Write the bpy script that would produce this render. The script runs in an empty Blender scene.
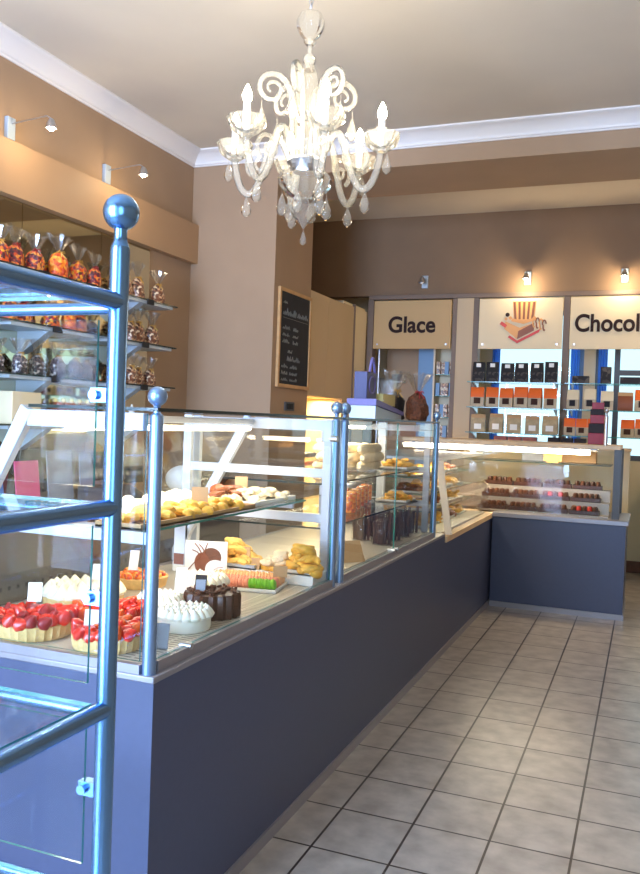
import bpy, math, random
from mathutils import Vector, Matrix
random.seed(7)
C = bpy.context.scene.collection
PI = math.pi
sc = bpy.context.scene
def R_(a, b): return random.uniform(a, b)
def S(r, g, b):
    f = lambda c: (c/255/12.92) if c/255 <= .04045 else ((c/255+.055)/1.055)**2.4
    return (f(r), f(g), f(b), 1)

# ------------------------------------------------------------------ materials
def new_mat(name):
    m = bpy.data.materials.new(name); m.use_nodes = True
    nt = m.node_tree; nt.nodes.clear()
    return m, nt, nt.nodes.new('ShaderNodeOutputMaterial')
def pbr(name, col, rough=.5, metal=0, noise=0, scale=20, bump=0, col2=None, emit=0, coat=0, trans=0, sub=0):
    m, nt, out = new_mat(name)
    b = nt.nodes.new('ShaderNodeBsdfPrincipled')
    nt.links.new(b.outputs[0], out.inputs[0])
    b.inputs['Roughness'].default_value = rough; b.inputs['Metallic'].default_value = metal
    b.inputs['Base Color'].default_value = col
    if coat: b.inputs['Coat Weight'].default_value = coat; b.inputs['Coat Roughness'].default_value = .1
    if trans: b.inputs['Transmission Weight'].default_value = trans
    if sub:
        b.inputs['Subsurface Weight'].default_value = sub; b.inputs['Subsurface Radius'].default_value = (.02, .01, .006)
    if emit:
        b.inputs['Emission Color'].default_value = col; b.inputs['Emission Strength'].default_value = emit
    if noise or bump or col2:
        tc = nt.nodes.new('ShaderNodeTexCoord'); n = nt.nodes.new('ShaderNodeTexNoise')
        n.inputs['Scale'].default_value = scale; n.inputs['Detail'].default_value = 4
        nt.links.new(tc.outputs['Object'], n.inputs['Vector'])
        if noise or col2:
            r = nt.nodes.new('ShaderNodeValToRGB'); nt.links.new(n.outputs[0], r.inputs[0])
            c2 = col2 or tuple(min(1, c*(1+noise)) for c in col[:3])+(1,)
            c1 = col if col2 else tuple(c*(1-noise) for c in col[:3])+(1,)
            r.color_ramp.elements[0].position = .35; r.color_ramp.elements[0].color = c1
            r.color_ramp.elements[1].position = .65; r.color_ramp.elements[1].color = c2
            nt.links.new(r.outputs[0], b.inputs['Base Color'])
        if bump:
            bp = nt.nodes.new('ShaderNodeBump'); bp.inputs['Strength'].default_value = bump; bp.inputs['Distance'].default_value = .01
            nt.links.new(n.outputs[0], bp.inputs['Height']); nt.links.new(bp.outputs[0], b.inputs['Normal'])
    return m
def glass(name, tint=(.97, .985, .98, 1), ior=1.45, rough=0.0, base=.022):
    m, nt, out = new_mat(name)
    t = nt.nodes.new('ShaderNodeBsdfTransparent'); t.inputs[0].default_value = tint
    g = nt.nodes.new('ShaderNodeBsdfGlossy'); g.inputs['Roughness'].default_value = rough
    lw = nt.nodes.new('ShaderNodeLayerWeight'); lw.inputs[0].default_value = .5
    pw = nt.nodes.new('ShaderNodeMath'); pw.operation = 'POWER'; pw.inputs[1].default_value = 5
    f = nt.nodes.new('ShaderNodeMath'); f.operation = 'MULTIPLY_ADD'; f.inputs[1].default_value = .7; f.inputs[2].default_value = base
    nt.links.new(lw.outputs['Facing'], pw.inputs[0]); nt.links.new(pw.outputs[0], f.inputs[0])
    x = nt.nodes.new('ShaderNodeMixShader')
    nt.links.new(f.outputs[0], x.inputs[0]); nt.links.new(t.outputs[0], x.inputs[1]); nt.links.new(g.outputs[0], x.inputs[2])
    nt.links.new(x.outputs[0], out.inputs[0])
    return m
def emis(name, col, st):
    m, nt, out = new_mat(name)
    e = nt.nodes.new('ShaderNodeEmission'); e.inputs[0].default_value = col; e.inputs[1].default_value = st
    nt.links.new(e.outputs[0], out.inputs[0])
    return m
def cells(name, cols, scale, rough=.35, bump=.6, coat=.5):
    m, nt, out = new_mat(name)
    b = nt.nodes.new('ShaderNodeBsdfPrincipled'); nt.links.new(b.outputs[0], out.inputs[0])
    b.inputs['Roughness'].default_value = rough; b.inputs['Coat Weight'].default_value = coat; b.inputs['Coat Roughness'].default_value = .15
    tc = nt.nodes.new('ShaderNodeTexCoord'); v = nt.nodes.new('ShaderNodeTexVoronoi'); v.inputs['Scale'].default_value = scale
    nt.links.new(tc.outputs['Object'], v.inputs['Vector'])
    s = nt.nodes.new('ShaderNodeSeparateColor'); nt.links.new(v.outputs['Color'], s.inputs[0])
    r = nt.nodes.new('ShaderNodeValToRGB'); r.color_ramp.interpolation = 'CONSTANT'
    e = r.color_ramp.elements
    while len(e) < len(cols): e.new(.5)
    for i, c in enumerate(cols): e[i].position = i/len(cols); e[i].color = c
    nt.links.new(s.outputs[0], r.inputs[0]); nt.links.new(r.outputs[0], b.inputs['Base Color'])
    bp = nt.nodes.new('ShaderNodeBump'); bp.inputs['Strength'].default_value = bump; bp.inputs['Distance'].default_value = .01; bp.invert = True
    nt.links.new(v.outputs['Distance'], bp.inputs['Height']); nt.links.new(bp.outputs[0], b.inputs['Normal'])
    return m
def tiles(name, c1, c2, mortar, bw, bh, ms, off=(0, 0, 0), rough=.35, rot=None):
    m, nt, out = new_mat(name)
    b = nt.nodes.new('ShaderNodeBsdfPrincipled'); nt.links.new(b.outputs[0], out.inputs[0])
    tc = nt.nodes.new('ShaderNodeTexCoord'); mp = nt.nodes.new('ShaderNodeMapping'); mp.inputs['Location'].default_value = off
    if rot: mp.inputs['Rotation'].default_value = rot
    nt.links.new(tc.outputs['Object'], mp.inputs[0])
    br = nt.nodes.new('ShaderNodeTexBrick'); br.offset = 0; br.squash = 1
    br.inputs['Scale'].default_value = 1; br.inputs['Brick Width'].default_value = bw; br.inputs['Row Height'].default_value = bh
    br.inputs['Mortar Size'].default_value = ms; br.inputs['Mortar Smooth'].default_value = .3
    br.inputs['Mortar'].default_value = mortar
    nt.links.new(mp.outputs[0], br.inputs['Vector'])
    n = nt.nodes.new('ShaderNodeTexNoise'); n.inputs['Scale'].default_value = 9; n.inputs['Detail'].default_value = 6
    nt.links.new(tc.outputs['Object'], n.inputs['Vector'])
    r = nt.nodes.new('ShaderNodeValToRGB'); r.color_ramp.elements[0].position = .3; r.color_ramp.elements[1].position = .7
    r.color_ramp.elements[0].color = c1; r.color_ramp.elements[1].color = c2
    nt.links.new(n.outputs[0], r.inputs[0])
    nt.links.new(r.outputs[0], br.inputs['Color1']); nt.links.new(r.outputs[0], br.inputs['Color2'])
    nt.links.new(br.outputs['Color'], b.inputs['Base Color'])
    b.inputs['Roughness'].default_value = rough
    bp = nt.nodes.new('ShaderNodeBump'); bp.inputs['Strength'].default_value = .3; bp.inputs['Distance'].default_value = .004; bp.invert = True
    nt.links.new(br.outputs['Fac'], bp.inputs['Height']); nt.links.new(bp.outputs[0], b.inputs['Normal'])
    return m
def perforated(name, base, hole, ax, sx, sy, rx, ry):
    """sheet metal with a regular grid of holes; ax = the two object axes of the sheet"""
    m, nt, out = new_mat(name)
    b = nt.nodes.new('ShaderNodeBsdfPrincipled'); nt.links.new(b.outputs[0], out.inputs[0])
    b.inputs['Roughness'].default_value = .35; b.inputs['Metallic'].default_value = .3
    tc = nt.nodes.new('ShaderNodeTexCoord'); sp = nt.nodes.new('ShaderNodeSeparateXYZ'); nt.links.new(tc.outputs['Object'], sp.inputs[0])
    def mt(op, a, v=None, w=None):
        n = nt.nodes.new('ShaderNodeMath'); n.operation = op; nt.links.new(a, n.inputs[0])
        if v is not None:
            if hasattr(v, 'links'): nt.links.new(v, n.inputs[1])
            else: n.inputs[1].default_value = v
        return n.outputs[0]
    res = []
    for a, s, rr in ((ax[0], sx, rx), (ax[1], sy, ry)):
        p = mt('ABSOLUTE', mt('SUBTRACT', mt('FRACT', mt('DIVIDE', sp.outputs[a], s)), .5))
        res.append(mt('LESS_THAN', p, rr))
    h = mt('MULTIPLY', res[0], res[1])
    x = nt.nodes.new('ShaderNodeMix'); x.data_type = 'RGBA'
    x.inputs[6].default_value = base; x.inputs[7].default_value = hole
    nt.links.new(h, x.inputs[0]); nt.links.new(x.outputs[2], b.inputs['Base Color'])
    return m

M = {}
M['wall'] = pbr('wall_paint', S(164, 135, 107), .85, noise=.03, scale=3, bump=.02)
M['taupe'] = pbr('taupe_paint', S(134, 106, 80), .85, noise=.03, scale=3)
M['ceiling'] = pbr('ceiling_paint', S(210, 198, 180), .9, noise=.04, scale=1.2)
M['cornice'] = pbr('cornice_plaster', S(232, 226, 222), .7)
M['fascia'] = pbr('fascia_paint', S(176, 140, 104), .6)
M['floor'] = tiles('floor_tiles', S(150, 140, 132), S(186, 176, 166), S(56, 44, 40), .3, .3329, .0055, (-.165, 0, 0), .28)
M['counter'] = pbr('grey_laminate', S(72, 79, 106), .42, noise=.02, scale=40)
M['alu'] = pbr('brushed_aluminium', S(200, 200, 205), .35, 1)
M['edge'] = pbr('aluminium_trim', S(158, 154, 160), .4, .5)
M['steel'] = pbr('satin_steel', S(120, 164, 214), .26, 1)  # blue daylight reflections put into the base colour
M['steelp'] = pbr('satin_post_steel', S(150, 182, 224), .32, .9)  # reflected blue daylight tinted into the posts as well
M['wframe'] = pbr('white_powder_coat', S(190, 196, 206), .4, 0)
M['grey'] = pbr('light_grey_metal', S(176, 188, 198), .4, .2)
M['dgrey'] = pbr('dark_grey_metal', S(82, 80, 80), .45, .3)
M['beech'] = pbr('beech_edge', S(222, 190, 150), .5, noise=.06, scale=12)
M['wood'] = pbr('brown_wood', S(112, 66, 36), .5, noise=.15, scale=14)
M['frame_wood'] = pbr('pale_frame_wood', S(196, 150, 96), .5, noise=.08, scale=20)
M['pilaster'] = pbr('brown_trim', S(120, 98, 80), .55)
M['cream'] = pbr('cream_laminate', S(226, 208, 172), .5)
M['cabinet'] = pbr('cabinet_cream', S(196, 170, 132), .55)
M['white'] = pbr('white', S(240, 240, 238), .5)
M['paper'] = pbr('paper', S(242, 240, 232), .7)
M['kraft'] = pbr('kraft_card', S(190, 152, 108), .7)
M['black'] = pbr('black', S(22, 20, 22), .7)
M['board'] = pbr('slate', S(30, 30, 36), .8, noise=.15, scale=8)
M['chalk'] = pbr('chalk', S(120, 118, 112), .9)
M['glass'] = glass('clear_glass')
M['clearpane'] = glass('low_reflection_glass', base=.004)
M['glassedge'] = pbr('glass_green_edge', S(60, 150, 140), .15, trans=.3)
M['darkedge'] = pbr('glass_dark_edge', S(24, 44, 42), .2)
M['film'] = glass('cellophane', (.9, .9, .9, 1), 1.5, .18, .14)
M['clearfilm'] = glass('thin_clear_plastic', (.95, .95, .94, 1), 1.5, .08, .03)
M['mirror'] = pbr('mirror_silver', S(205, 198, 170), .03, 1)
M['crystal'] = None
M['bulb'] = emis('bulb_glow', (1, .87, .64, 1), 300)
M['spotbulb'] = emis('halogen_glow', (1, .85, .62, 1), 90)
M['tube'] = emis('fluorescent_glow', (1, .84, .6, 1), 22)
M['lettering'] = pbr('dark_brown_letters', S(40, 16, 13), .85)
M['sign'] = pbr('sign_board', S(226, 204, 164), .55)
M['signunlit'] = pbr('sign_board_unlit', S(196, 158, 104), .6)  # darker copy of the sign board; its spot being off put into colour
M['printdark'] = pbr('dark_print', S(62, 36, 24), .85)
M['choc'] = pbr('chocolate', S(74, 40, 24), .35, noise=.2, scale=60)
M['choccrumb'] = pbr('chocolate_crumb', S(96, 52, 28), .7, noise=.35, scale=90, bump=1)
M['cream_w'] = pbr('whipped_cream', S(250, 244, 226), .6, sub=.2)
M['meringue'] = pbr('meringue', S(250, 240, 214), .6, sub=.2, noise=.04, scale=30)
M['crust'] = pbr('pastry_crust', S(226, 186, 120), .7, noise=.12, scale=50, bump=.4)
M['biscuit'] = pbr('golden_biscuit', S(232, 186, 96), .65, noise=.2, scale=40, bump=.5)
M['croissant'] = pbr('baked_golden', S(238, 178, 70), .5, noise=.25, scale=30, bump=.4)
M['bread'] = pbr('pale_bread', S(238, 220, 184), .7, noise=.08, scale=25)
M['straw'] = pbr('strawberry', S(222, 46, 26), .25, noise=.3, scale=60, coat=.4)
M['straw2'] = pbr('orange_fruit', S(240, 92, 30), .25, noise=.2, scale=50, coat=.4)
M['pink'] = pbr('pink_shell', S(238, 150, 120), .55)
M['green'] = pbr('green_shell', S(122, 196, 34), .55)
M['peach'] = pbr('peach_shell', S(240, 178, 120), .55)
M['candy'] = cells('mixed_sweets', [S(240, 120, 30), S(200, 30, 30), S(245, 180, 50), S(120, 20, 60), S(235, 90, 30), S(90, 30, 40)], 62)
M['candyo'] = cells('orange_sweets', [S(245, 130, 30), S(240, 90, 20), S(250, 170, 60), S(200, 60, 20)], 58)
M['candyd'] = cells('berry_sweets', [S(120, 20, 40), S(220, 80, 30), S(70, 20, 40), S(240, 150, 60)], 62)
M['nuts'] = cells('nut_sweets', [S(120, 70, 48), S(225, 200, 170), S(150, 95, 65), S(70, 38, 28), S(205, 160, 120)], 66)
M['nutd'] = cells('silver_sweets', [S(70, 60, 66), S(190, 180, 176), S(110, 90, 88), S(40, 34, 38)], 60)
M['ribbon'] = pbr('ribbon', S(150, 30, 34), .4)
M['ribbong'] = pbr('gold_ribbon', S(196, 150, 70), .35, .4)
M['packdark'] = cells('dark_pack_print', [S(38, 34, 34), S(70, 62, 58), S(30, 26, 28), S(98, 88, 78)], 26, rough=.75, bump=.1, coat=0)
M['packwhite'] = pbr('kraft_pouch', S(190, 172, 142), .6, noise=.12, scale=14)
M['packbeige'] = pbr('beige_pouch', S(176, 156, 120), .6, noise=.2, scale=18)
M['orange'] = pbr('orange_band', S(238, 104, 18), .5)
M['redbox'] = pbr('crimson_card', S(150, 20, 42), .45)
M['blackbox'] = pbr('black_card', S(34, 24, 28), .7)
M['brownred'] = pbr('red_brown_card', S(140, 62, 44), .5, noise=.1, scale=20)
M['violet'] = pbr('violet_card', S(112, 106, 166), .5, noise=.05, scale=10)
M['navy'] = pbr('navy_card', S(58, 58, 104), .5)
M['blue'] = pbr('blue_print', S(70, 120, 190), .5, noise=.2, scale=12)
M['pinkp'] = pbr('pink_print', S(220, 80, 130), .5)
M['greypap'] = pbr('grey_paper', S(150, 156, 168), .6, noise=.1, scale=12)
M['bluepanel'] = pbr('blue_panel', S(120, 156, 190), .5)
M['yellow'] = pbr('pale_yellow_card', S(236, 222, 150), .5)
M['splash'] = tiles('splash_tiles', S(238, 214, 150), S(244, 224, 168), S(214, 184, 120), .15, .15, .003, (0, 0, 0), .3, (0, PI/2, PI/2))
M['hatcream'] = pbr('hat_cream_print', S(232, 170, 92), .5)
M['redcherry'] = pbr('red_print', S(206, 56, 40), .5)
M['brownprint'] = pbr('brown_print', S(132, 70, 34), .5)
M['tanprint'] = pbr('caramel_print', S(222, 156, 86), .5)
M['deck'] = pbr('case_deck_steel', S(184, 176, 164), .4, .2)
M['slots'] = perforated('slotted_steel', S(214, 206, 190), S(120, 108, 92), (0, 1), .055, .022, .40, .2)
M['holes'] = perforated('perforated_steel', S(92, 84, 80), S(24, 22, 24), (1, 2), .045, .06, .16, .13)
M['tray'] = pbr('white_tray', S(244, 242, 236), .4)
M['stepgrey'] = pbr('step_metal', S(160, 148, 138), .45, .3)
M['kitchen'] = pbr('pale_worktop', S(214, 200, 180), .5)
M['backdoor'] = pbr('dark_panel', S(92, 88, 88), .5)
def crystal(name='milky_crystal', milk=.20):
    m, nt, out = new_mat(name)
    t = nt.nodes.new('ShaderNodeBsdfTransparent'); t.inputs[0].default_value = (.98, .97, .93, 1)
    g = nt.nodes.new('ShaderNodeBsdfGlossy'); g.inputs['Roughness'].default_value = .06
    d = nt.nodes.new('ShaderNodeBsdfDiffuse'); d.inputs[0].default_value = (.93, .91, .85, 1)
    tl = nt.nodes.new('ShaderNodeBsdfTranslucent'); tl.inputs[0].default_value = (.95, .93, .86, 1)
    a1 = nt.nodes.new('ShaderNodeMixShader'); a1.inputs[0].default_value = .5
    nt.links.new(d.outputs[0], a1.inputs[1]); nt.links.new(tl.outputs[0], a1.inputs[2])
    a2 = nt.nodes.new('ShaderNodeMixShader'); a2.inputs[0].default_value = milk
    nt.links.new(t.outputs[0], a2.inputs[1]); nt.links.new(a1.outputs[0], a2.inputs[2])
    lw = nt.nodes.new('ShaderNodeLayerWeight'); lw.inputs[0].default_value = .18
    a3 = nt.nodes.new('ShaderNodeMixShader')
    nt.links.new(lw.outputs[0], a3.inputs[0]); nt.links.new(a2.outputs[0], a3.inputs[1]); nt.links.new(g.outputs[0], a3.inputs[2])
    nt.links.new(a3.outputs[0], out.inputs[0])
    return m
M['crystal'] = crystal()
M['clearcrystal'] = crystal('clear_crystal', .12)
def acrylic():
    m, nt, out = new_mat('white_acrylic')
    d = nt.nodes.new('ShaderNodeBsdfDiffuse'); d.inputs[0].default_value = (.95, .93, .9, 1)
    tl = nt.nodes.new('ShaderNodeBsdfTranslucent'); tl.inputs[0].default_value = (.98, .96, .92, 1)
    x = nt.nodes.new('ShaderNodeMixShader'); x.inputs[0].default_value = .6
    nt.links.new(d.outputs[0], x.inputs[1]); nt.links.new(tl.outputs[0], x.inputs[2]); nt.links.new(x.outputs[0], out.inputs[0])
    return m
M['acrylic'] = acrylic()
def cloth(name, col):
    m, nt, out = new_mat(name)
    d = nt.nodes.new('ShaderNodeBsdfDiffuse'); d.inputs[0].default_value = col
    tl = nt.nodes.new('ShaderNodeBsdfTranslucent'); tl.inputs[0].default_value = col
    x = nt.nodes.new('ShaderNodeMixShader'); x.inputs[0].default_value = .75
    nt.links.new(d.outputs[0], x.inputs[1]); nt.links.new(tl.outputs[0], x.inputs[2]); nt.links.new(x.outputs[0], out.inputs[0])
    return m
M['curtain'] = cloth('sheer_blue_curtain', S(150, 200, 250))

# ------------------------------------------------------------------ mesh building
class G:
    def __init__(s): s.v = []; s.f = []; s.m = []
    def add(s, v, f, mi=0):
        o = len(s.v); s.v += [tuple(p) for p in v]
        for q in f: s.f.append([i+o for i in q]); s.m.append(mi)
        return s
    def box(s, x0, x1, y0, y1, z0, z1, mi=0, side=None):
        v = [(x0, y0, z0), (x1, y0, z0), (x1, y1, z0), (x0, y1, z0), (x0, y0, z1), (x1, y0, z1), (x1, y1, z1), (x0, y1, z1)]
        s.add(v, [(3, 2, 1, 0), (4, 5, 6, 7)], mi)
        o = len(s.v)-8
        for q in [(0, 1, 5, 4), (1, 2, 6, 5), (2, 3, 7, 6), (3, 0, 4, 7)]:
            s.f.append([i+o for i in q]); s.m.append(mi if side is None else side)
        return s
    def obox(s, c, size, mat=None, mi=0):
        x, y, z = [k/2 for k in size]
        v = [Vector(p) for p in [(-x, -y, -z), (x, -y, -z), (x, y, -z), (-x, y, -z), (-x, -y, z), (x, -y, z), (x, y, z), (-x, y, z)]]
        if mat is not None: v = [mat @ p for p in v]
        v = [p+Vector(c) for p in v]
        return s.add(v, [(3, 2, 1, 0), (4, 5, 6, 7), (0, 1, 5, 4), (1, 2, 6, 5), (2, 3, 7, 6), (3, 0, 4, 7)], mi)
    def tube(s, pts, r, n=10, mi=0, cap=True, closed=False):
        pts = [Vector(p) for p in pts]; rs = r if isinstance(r, (list, tuple)) else [r]*len(pts)
        ref = None; rings = []
        for i, p in enumerate(pts):
            a = pts[max(0, i-1)]; b = pts[min(len(pts)-1, i+1)]
            if closed: a = pts[i-1]; b = pts[(i+1) % len(pts)]
            t = (b-a).normalized()
            if ref is None: ref = Vector((0, 0, 1)) if abs(t.z) < .9 else Vector((1, 0, 0))
            u = (ref - t*ref.dot(t)).normalized(); w = t.cross(u); ref = u
            rings.append([p+(u*math.cos(2*PI*k/n)+w*math.sin(2*PI*k/n))*rs[i] for k in range(n)])
        v = [q for rg in rings for q in rg]; f = []
        L = len(pts)
        for i in range(L if closed else L-1):
            for k in range(n):
                a, b = i*n+k, i*n+(k+1) % n; c, d = ((i+1) % L)*n+(k+1) % n, ((i+1) % L)*n+k
                f.append((a, b, c, d))
        if cap and not closed: f.append(tuple(reversed(range(n)))); f.append(tuple((L-1)*n+k for k in range(n)))
        return s.add(v, f, mi)
    def lathe(s, prof, n=20, c=(0, 0, 0), mi=0, flute=0, nfl=8, ax=None):
        v = []; f = []
        for r, z in prof:
            for k in range(n):
                a = 2*PI*k/n; rr = r*(1+flute*math.cos(nfl*a))
                v.append(Vector((rr*math.cos(a), rr*math.sin(a), z)))
        if ax is not None: v = [ax @ p for p in v]
        v = [p+Vector(c) for p in v]
        for i in range(len(prof)-1):
            for k in range(n): f.append((i*n+k, i*n+(k+1) % n, (i+1)*n+(k+1) % n, (i+1)*n+k))
        f.append(tuple(reversed(range(n)))); f.append(tuple((len(prof)-1)*n+k for k in range(n)))
        return s.add(v, f, mi)
    def ball(s, c, r, n=14, mi=0, sq=(1, 1, 1), rot=None):
        pr = [(max(1e-4, math.sin(PI*i/(n//2+1))), -math.cos(PI*i/(n//2+1))) for i in range(n//2+2)]
        mt = Matrix.Diagonal((r*sq[0], r*sq[1], r*sq[2]))
        if rot is not None: mt = rot @ mt
        return s.lathe(pr, n, c, mi, ax=mt)
    def prism(s, poly, z0, z1, fn=lambda x, y, z: (x, y, z), mi=0, side=None):
        n = len(poly)
        v = [fn(x, y, z0) for x, y in poly]+[fn(x, y, z1) for x, y in poly]
        s.add(v, [tuple(reversed(range(n))), tuple(range(n, 2*n))], mi)
        o = len(s.v)-2*n
        for i in range(n):
            j = (i+1) % n; s.f.append([o+i, o+j, o+n+j, o+n+i]); s.m.append(mi if side is None else side)
        return s

def wloc(o):
    p = Vector(o.location)
    while o.parent: o = o.parent; p += Vector(o.location)
    return p
def obj(name, g, mats, parent=None, world=True, bevel=0, smooth=True, loc=None):
    me = bpy.data.meshes.new(name)
    off = Vector((0, 0, 0))
    if parent is not None and world: off = wloc(parent)
    if loc is not None: off = off+Vector(loc)
    me.from_pydata([(x-off.x, y-off.y, z-off.z) for x, y, z in g.v], [], g.f)
    for m in (mats if isinstance(mats, (list, tuple)) else [mats]): me.materials.append(M[m])
    me.polygons.foreach_set('material_index', g.m)
    me.validate(); me.update()
    if smooth:
        me.polygons.foreach_set('use_smooth', [True]*len(me.polygons)); me.set_sharp_from_angle(angle=math.radians(38))
    o = bpy.data.objects.new(name, me); C.objects.link(o)
    if parent is not None: o.parent = parent
    if loc is not None: o.location = loc
    if bevel:
        b = o.modifiers.new('bevel', 'BEVEL'); b.width = bevel; b.segments = 2; b.limit_method = 'ANGLE'; b.angle_limit = .6
    return o
def tag(o, label, cat, group=None):
    o['label'] = label; o['category'] = cat
    if group: o['group'] = group
    return o
def thing(name, label, cat, loc=(0, 0, 0), rz=0, group=None):
    o = bpy.data.objects.new(name, None); o.empty_display_size = .05; C.objects.link(o)
    o.location = loc; o.rotation_euler = (0, 0, rz)
    return tag(o, label, cat, group)
def struct(name, g, m, parent=None, bevel=0):
    o = obj(name, g, m, parent, bevel=bevel)
    if parent is None: o['kind'] = 'structure'
    return o
def dup(root, loc, rz=0, label=None, group=None, scale=None, rot=None):
    r = root.copy(); C.objects.link(r); r.location = loc; r.rotation_euler = rot or (0, 0, rz)
    if label: r['label'] = label
    if group: r['group'] = group
    if scale: r.scale = (scale,)*3 if not isinstance(scale, tuple) else scale
    for ch in list(root.children):
        c = ch.copy(); C.objects.link(c); c.parent = r
        for gch in ch.children:
            d = gch.copy(); C.objects.link(d); d.parent = c
    return r
class Proto:
    """first use moves the original, later uses copy it"""
    def __init__(s, o): s.o = o; s.used = False
    def put(s, loc, rz=0, label=None, group=None, scale=None, rot=None):
        if not s.used:
            s.used = True; o = s.o; o.location = loc; o.rotation_euler = rot or (0, 0, rz)
            if label: o['label'] = label
            if group: o['group'] = group
            if scale: o.scale = (scale,)*3 if not isinstance(scale, tuple) else scale
            return o
        return dup(s.o, loc, rz, label, group, scale or 1, rot)
ORD = ['first', 'second', 'third', 'fourth', 'fifth', 'sixth', 'seventh', 'eighth', 'ninth', 'tenth', 'eleventh', 'twelfth']
def B(x0, x1, y0, y1, z0, z1): return G().box(x0, x1, y0, y1, z0, z1)
def light(name, kind, loc, energy, col=(1, 1, 1), size=.1, sy=None, rot=(0, 0, 0), spot=None, blend=.5):
    l = bpy.data.lights.new(name, kind); l.energy = energy; l.color = col
    if kind == 'AREA':
        l.size = size
        if sy: l.shape = 'RECTANGLE'; l.size_y = sy
    else: l.shadow_soft_size = size
    if spot: l.spot_size = spot; l.spot_blend = blend
    o = bpy.data.objects.new(name, l); C.objects.link(o); o.location = loc; o.rotation_euler = rot
    return o
def aim(o, tgt):
    o.rotation_euler = (Vector(tgt)-Vector(o.location)).to_track_quat('-Z', 'Y').to_euler()
    return o

# ------------------------------------------------------------------ room shell
XL, XR, YF, YB, YW = -2.6, 3.2, -3.9, 6.2, 7.2
HC = 3.9
struct('floor', B(XL-.2, XR+.2, YF-.2, YW+.2, -.1, 0), 'floor')
struct('ceiling', B(XL-.2, XR+.2, YF-.2, YW+.2, HC, HC+.1), 'ceiling')
struct('wall_left', B(XL-.2, XL, YF-.2, YW+.2, 0, HC), 'wall')
struct('wall_right', B(XR, XR+.2, YF-.2, YW+.2, 0, HC), 'wall')
# street front behind the camera: sill wall, piers, lintel, two big shop windows and a glazed door
fw = G()
fw.box(XL, XR, YF-.2, YF, 3.2, HC)
for a, b in ((XL, -2.3), (-.15, .1), (1.0, 1.25), (2.95, XR)): fw.box(a, b, YF-.2, YF, 0, 3.2)
for a, b in ((-2.3, -.15), (1.25, 2.95)): fw.box(a, b, YF-.2, YF, 0, .45)
struct('wall_front', fw, 'wall')
def window(name, x0, x1, y, z0, z1, mull=(), bars=(), mat='wframe', w=.05):
    g = G()
    g.box(x0, x1, y-.03, y+.03, z0, z0+w); g.box(x0, x1, y-.03, y+.03, z1-w, z1)
    for xx in (x0+w/2, x1-w/2)+tuple(mull): g.box(xx-w/2, xx+w/2, y-.03, y+.03, z0+w, z1-w)
    for zz, xa, xb in bars: g.box(xa, xb, y-.025, y+.025, zz-w/2, zz+w/2)
    o = struct(name, g, mat)
    obj('pane', B(x0+.01, x1-.01, y-.004, y+.004, z0+.01, z1-.01), 'glass', o)
    return o
window('window_1', -2.3, -.15, YF-.1, .45, 3.2, (-1.22,))
window('window_2', 1.25, 2.95, YF-.1, .45, 3.2)
dr = struct('door_1', G().box(.1, .2, YF-.14, YF-.06, 0, 3.2).box(.9, 1., YF-.14, YF-.06, 0, 3.2).box(.2, .9, YF-.14, YF-.06, 0, .12).box(.2, .9, YF-.14, YF-.06, 2.1, 2.2).box(.2, .9, YF-.14, YF-.06, 3.1, 3.2), 'wframe')
obj('pane', B(.19, .91, YF-.105, YF-.095, .11, 3.11), 'glass', dr)
# pillar, beam
YP, YP2, XP, ZB = 3.63, 4.45, -1.77, 3.65
struct('wall_pillar', B(XL, XP, YP, YP2, 0, HC), 'wall')
struct('ceiling_beam', B(XP, XR, YP, YP2, ZB, HC), 'wall')
# cornices: stepped cove profile (out from wall, down from ceiling)
prof = [(0, 0), (.15, 0), (.15, -.012), (.135, -.02), (.125, -.022), (.10, -.03), (.065, -.052), (.04, -.075), (.03, -.088), (.03, -.098), (.018, -.103), (.014, -.112), (0, -.112)]
g = G(); g.prism(prof, YF, YP, lambda x, z, t: (XL+x, t, HC+z)); struct('trim_1', g, 'cornice')
g = G(); g.prism(prof, XL, XR, lambda y, z, t: (t, YP-y, HC+z)); struct('trim_2', g, 'cornice')
# bulkhead over the wall shelves
struct('wall_bulkhead', B(XL, XL+.07, YF+.1, YP, 2.93, 3.27), 'fascia')
# back partition
ZR = 2.97
struct('wall_back', B(XL, XR, YB, YB+.12, ZR+.05, HC), 'taupe')
struct('trim_3', G().box(-1.76, XR, YB-.05, YB, ZR, ZR+.05), 'pilaster', bevel=.004)
for i, (a, b, m) in enumerate(((-1.77, -1.70, 'pilaster'), (-.79, -.74, 'pilaster'), (-.74, -.56, 'cabinet'), (-.56, -.50, 'pilaster'), (.385, .45, 'pilaster'), (1.36, 1.43, 'pilaster'))):
    struct('trim_%d' % (4+i), B(a, b, YB-.04, YB+.1, 0, ZR), m, bevel=.003)
# window wall behind
ww = G()
ww.box(XL, -.50, YW-.1, YW, 0, HC); ww.box(-.50, XR, YW-.1, YW, 2.95, HC); ww.box(-.50, XR, YW-.1, YW, 0, 1.25)
for a, b in ((.54, .67),): ww.box(a, b, YW-.1, YW, 1.25, 2.95)
struct('wall_rear', ww, 'cream')
window('window_3', -.50, .54, YW-.05, 1.25, 2.95, (), (), 'bluepanel', .05)
window('window_4', .67, 3.1, YW-.05, 1.25, 2.95, (.90, 1.9), ((2.24, .90, 3.1),), 'dgrey', .06)
struct('baseboard_rear', B(.4, XR, YW-.13, YW-.1, 0, .13), 'wood')
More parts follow.
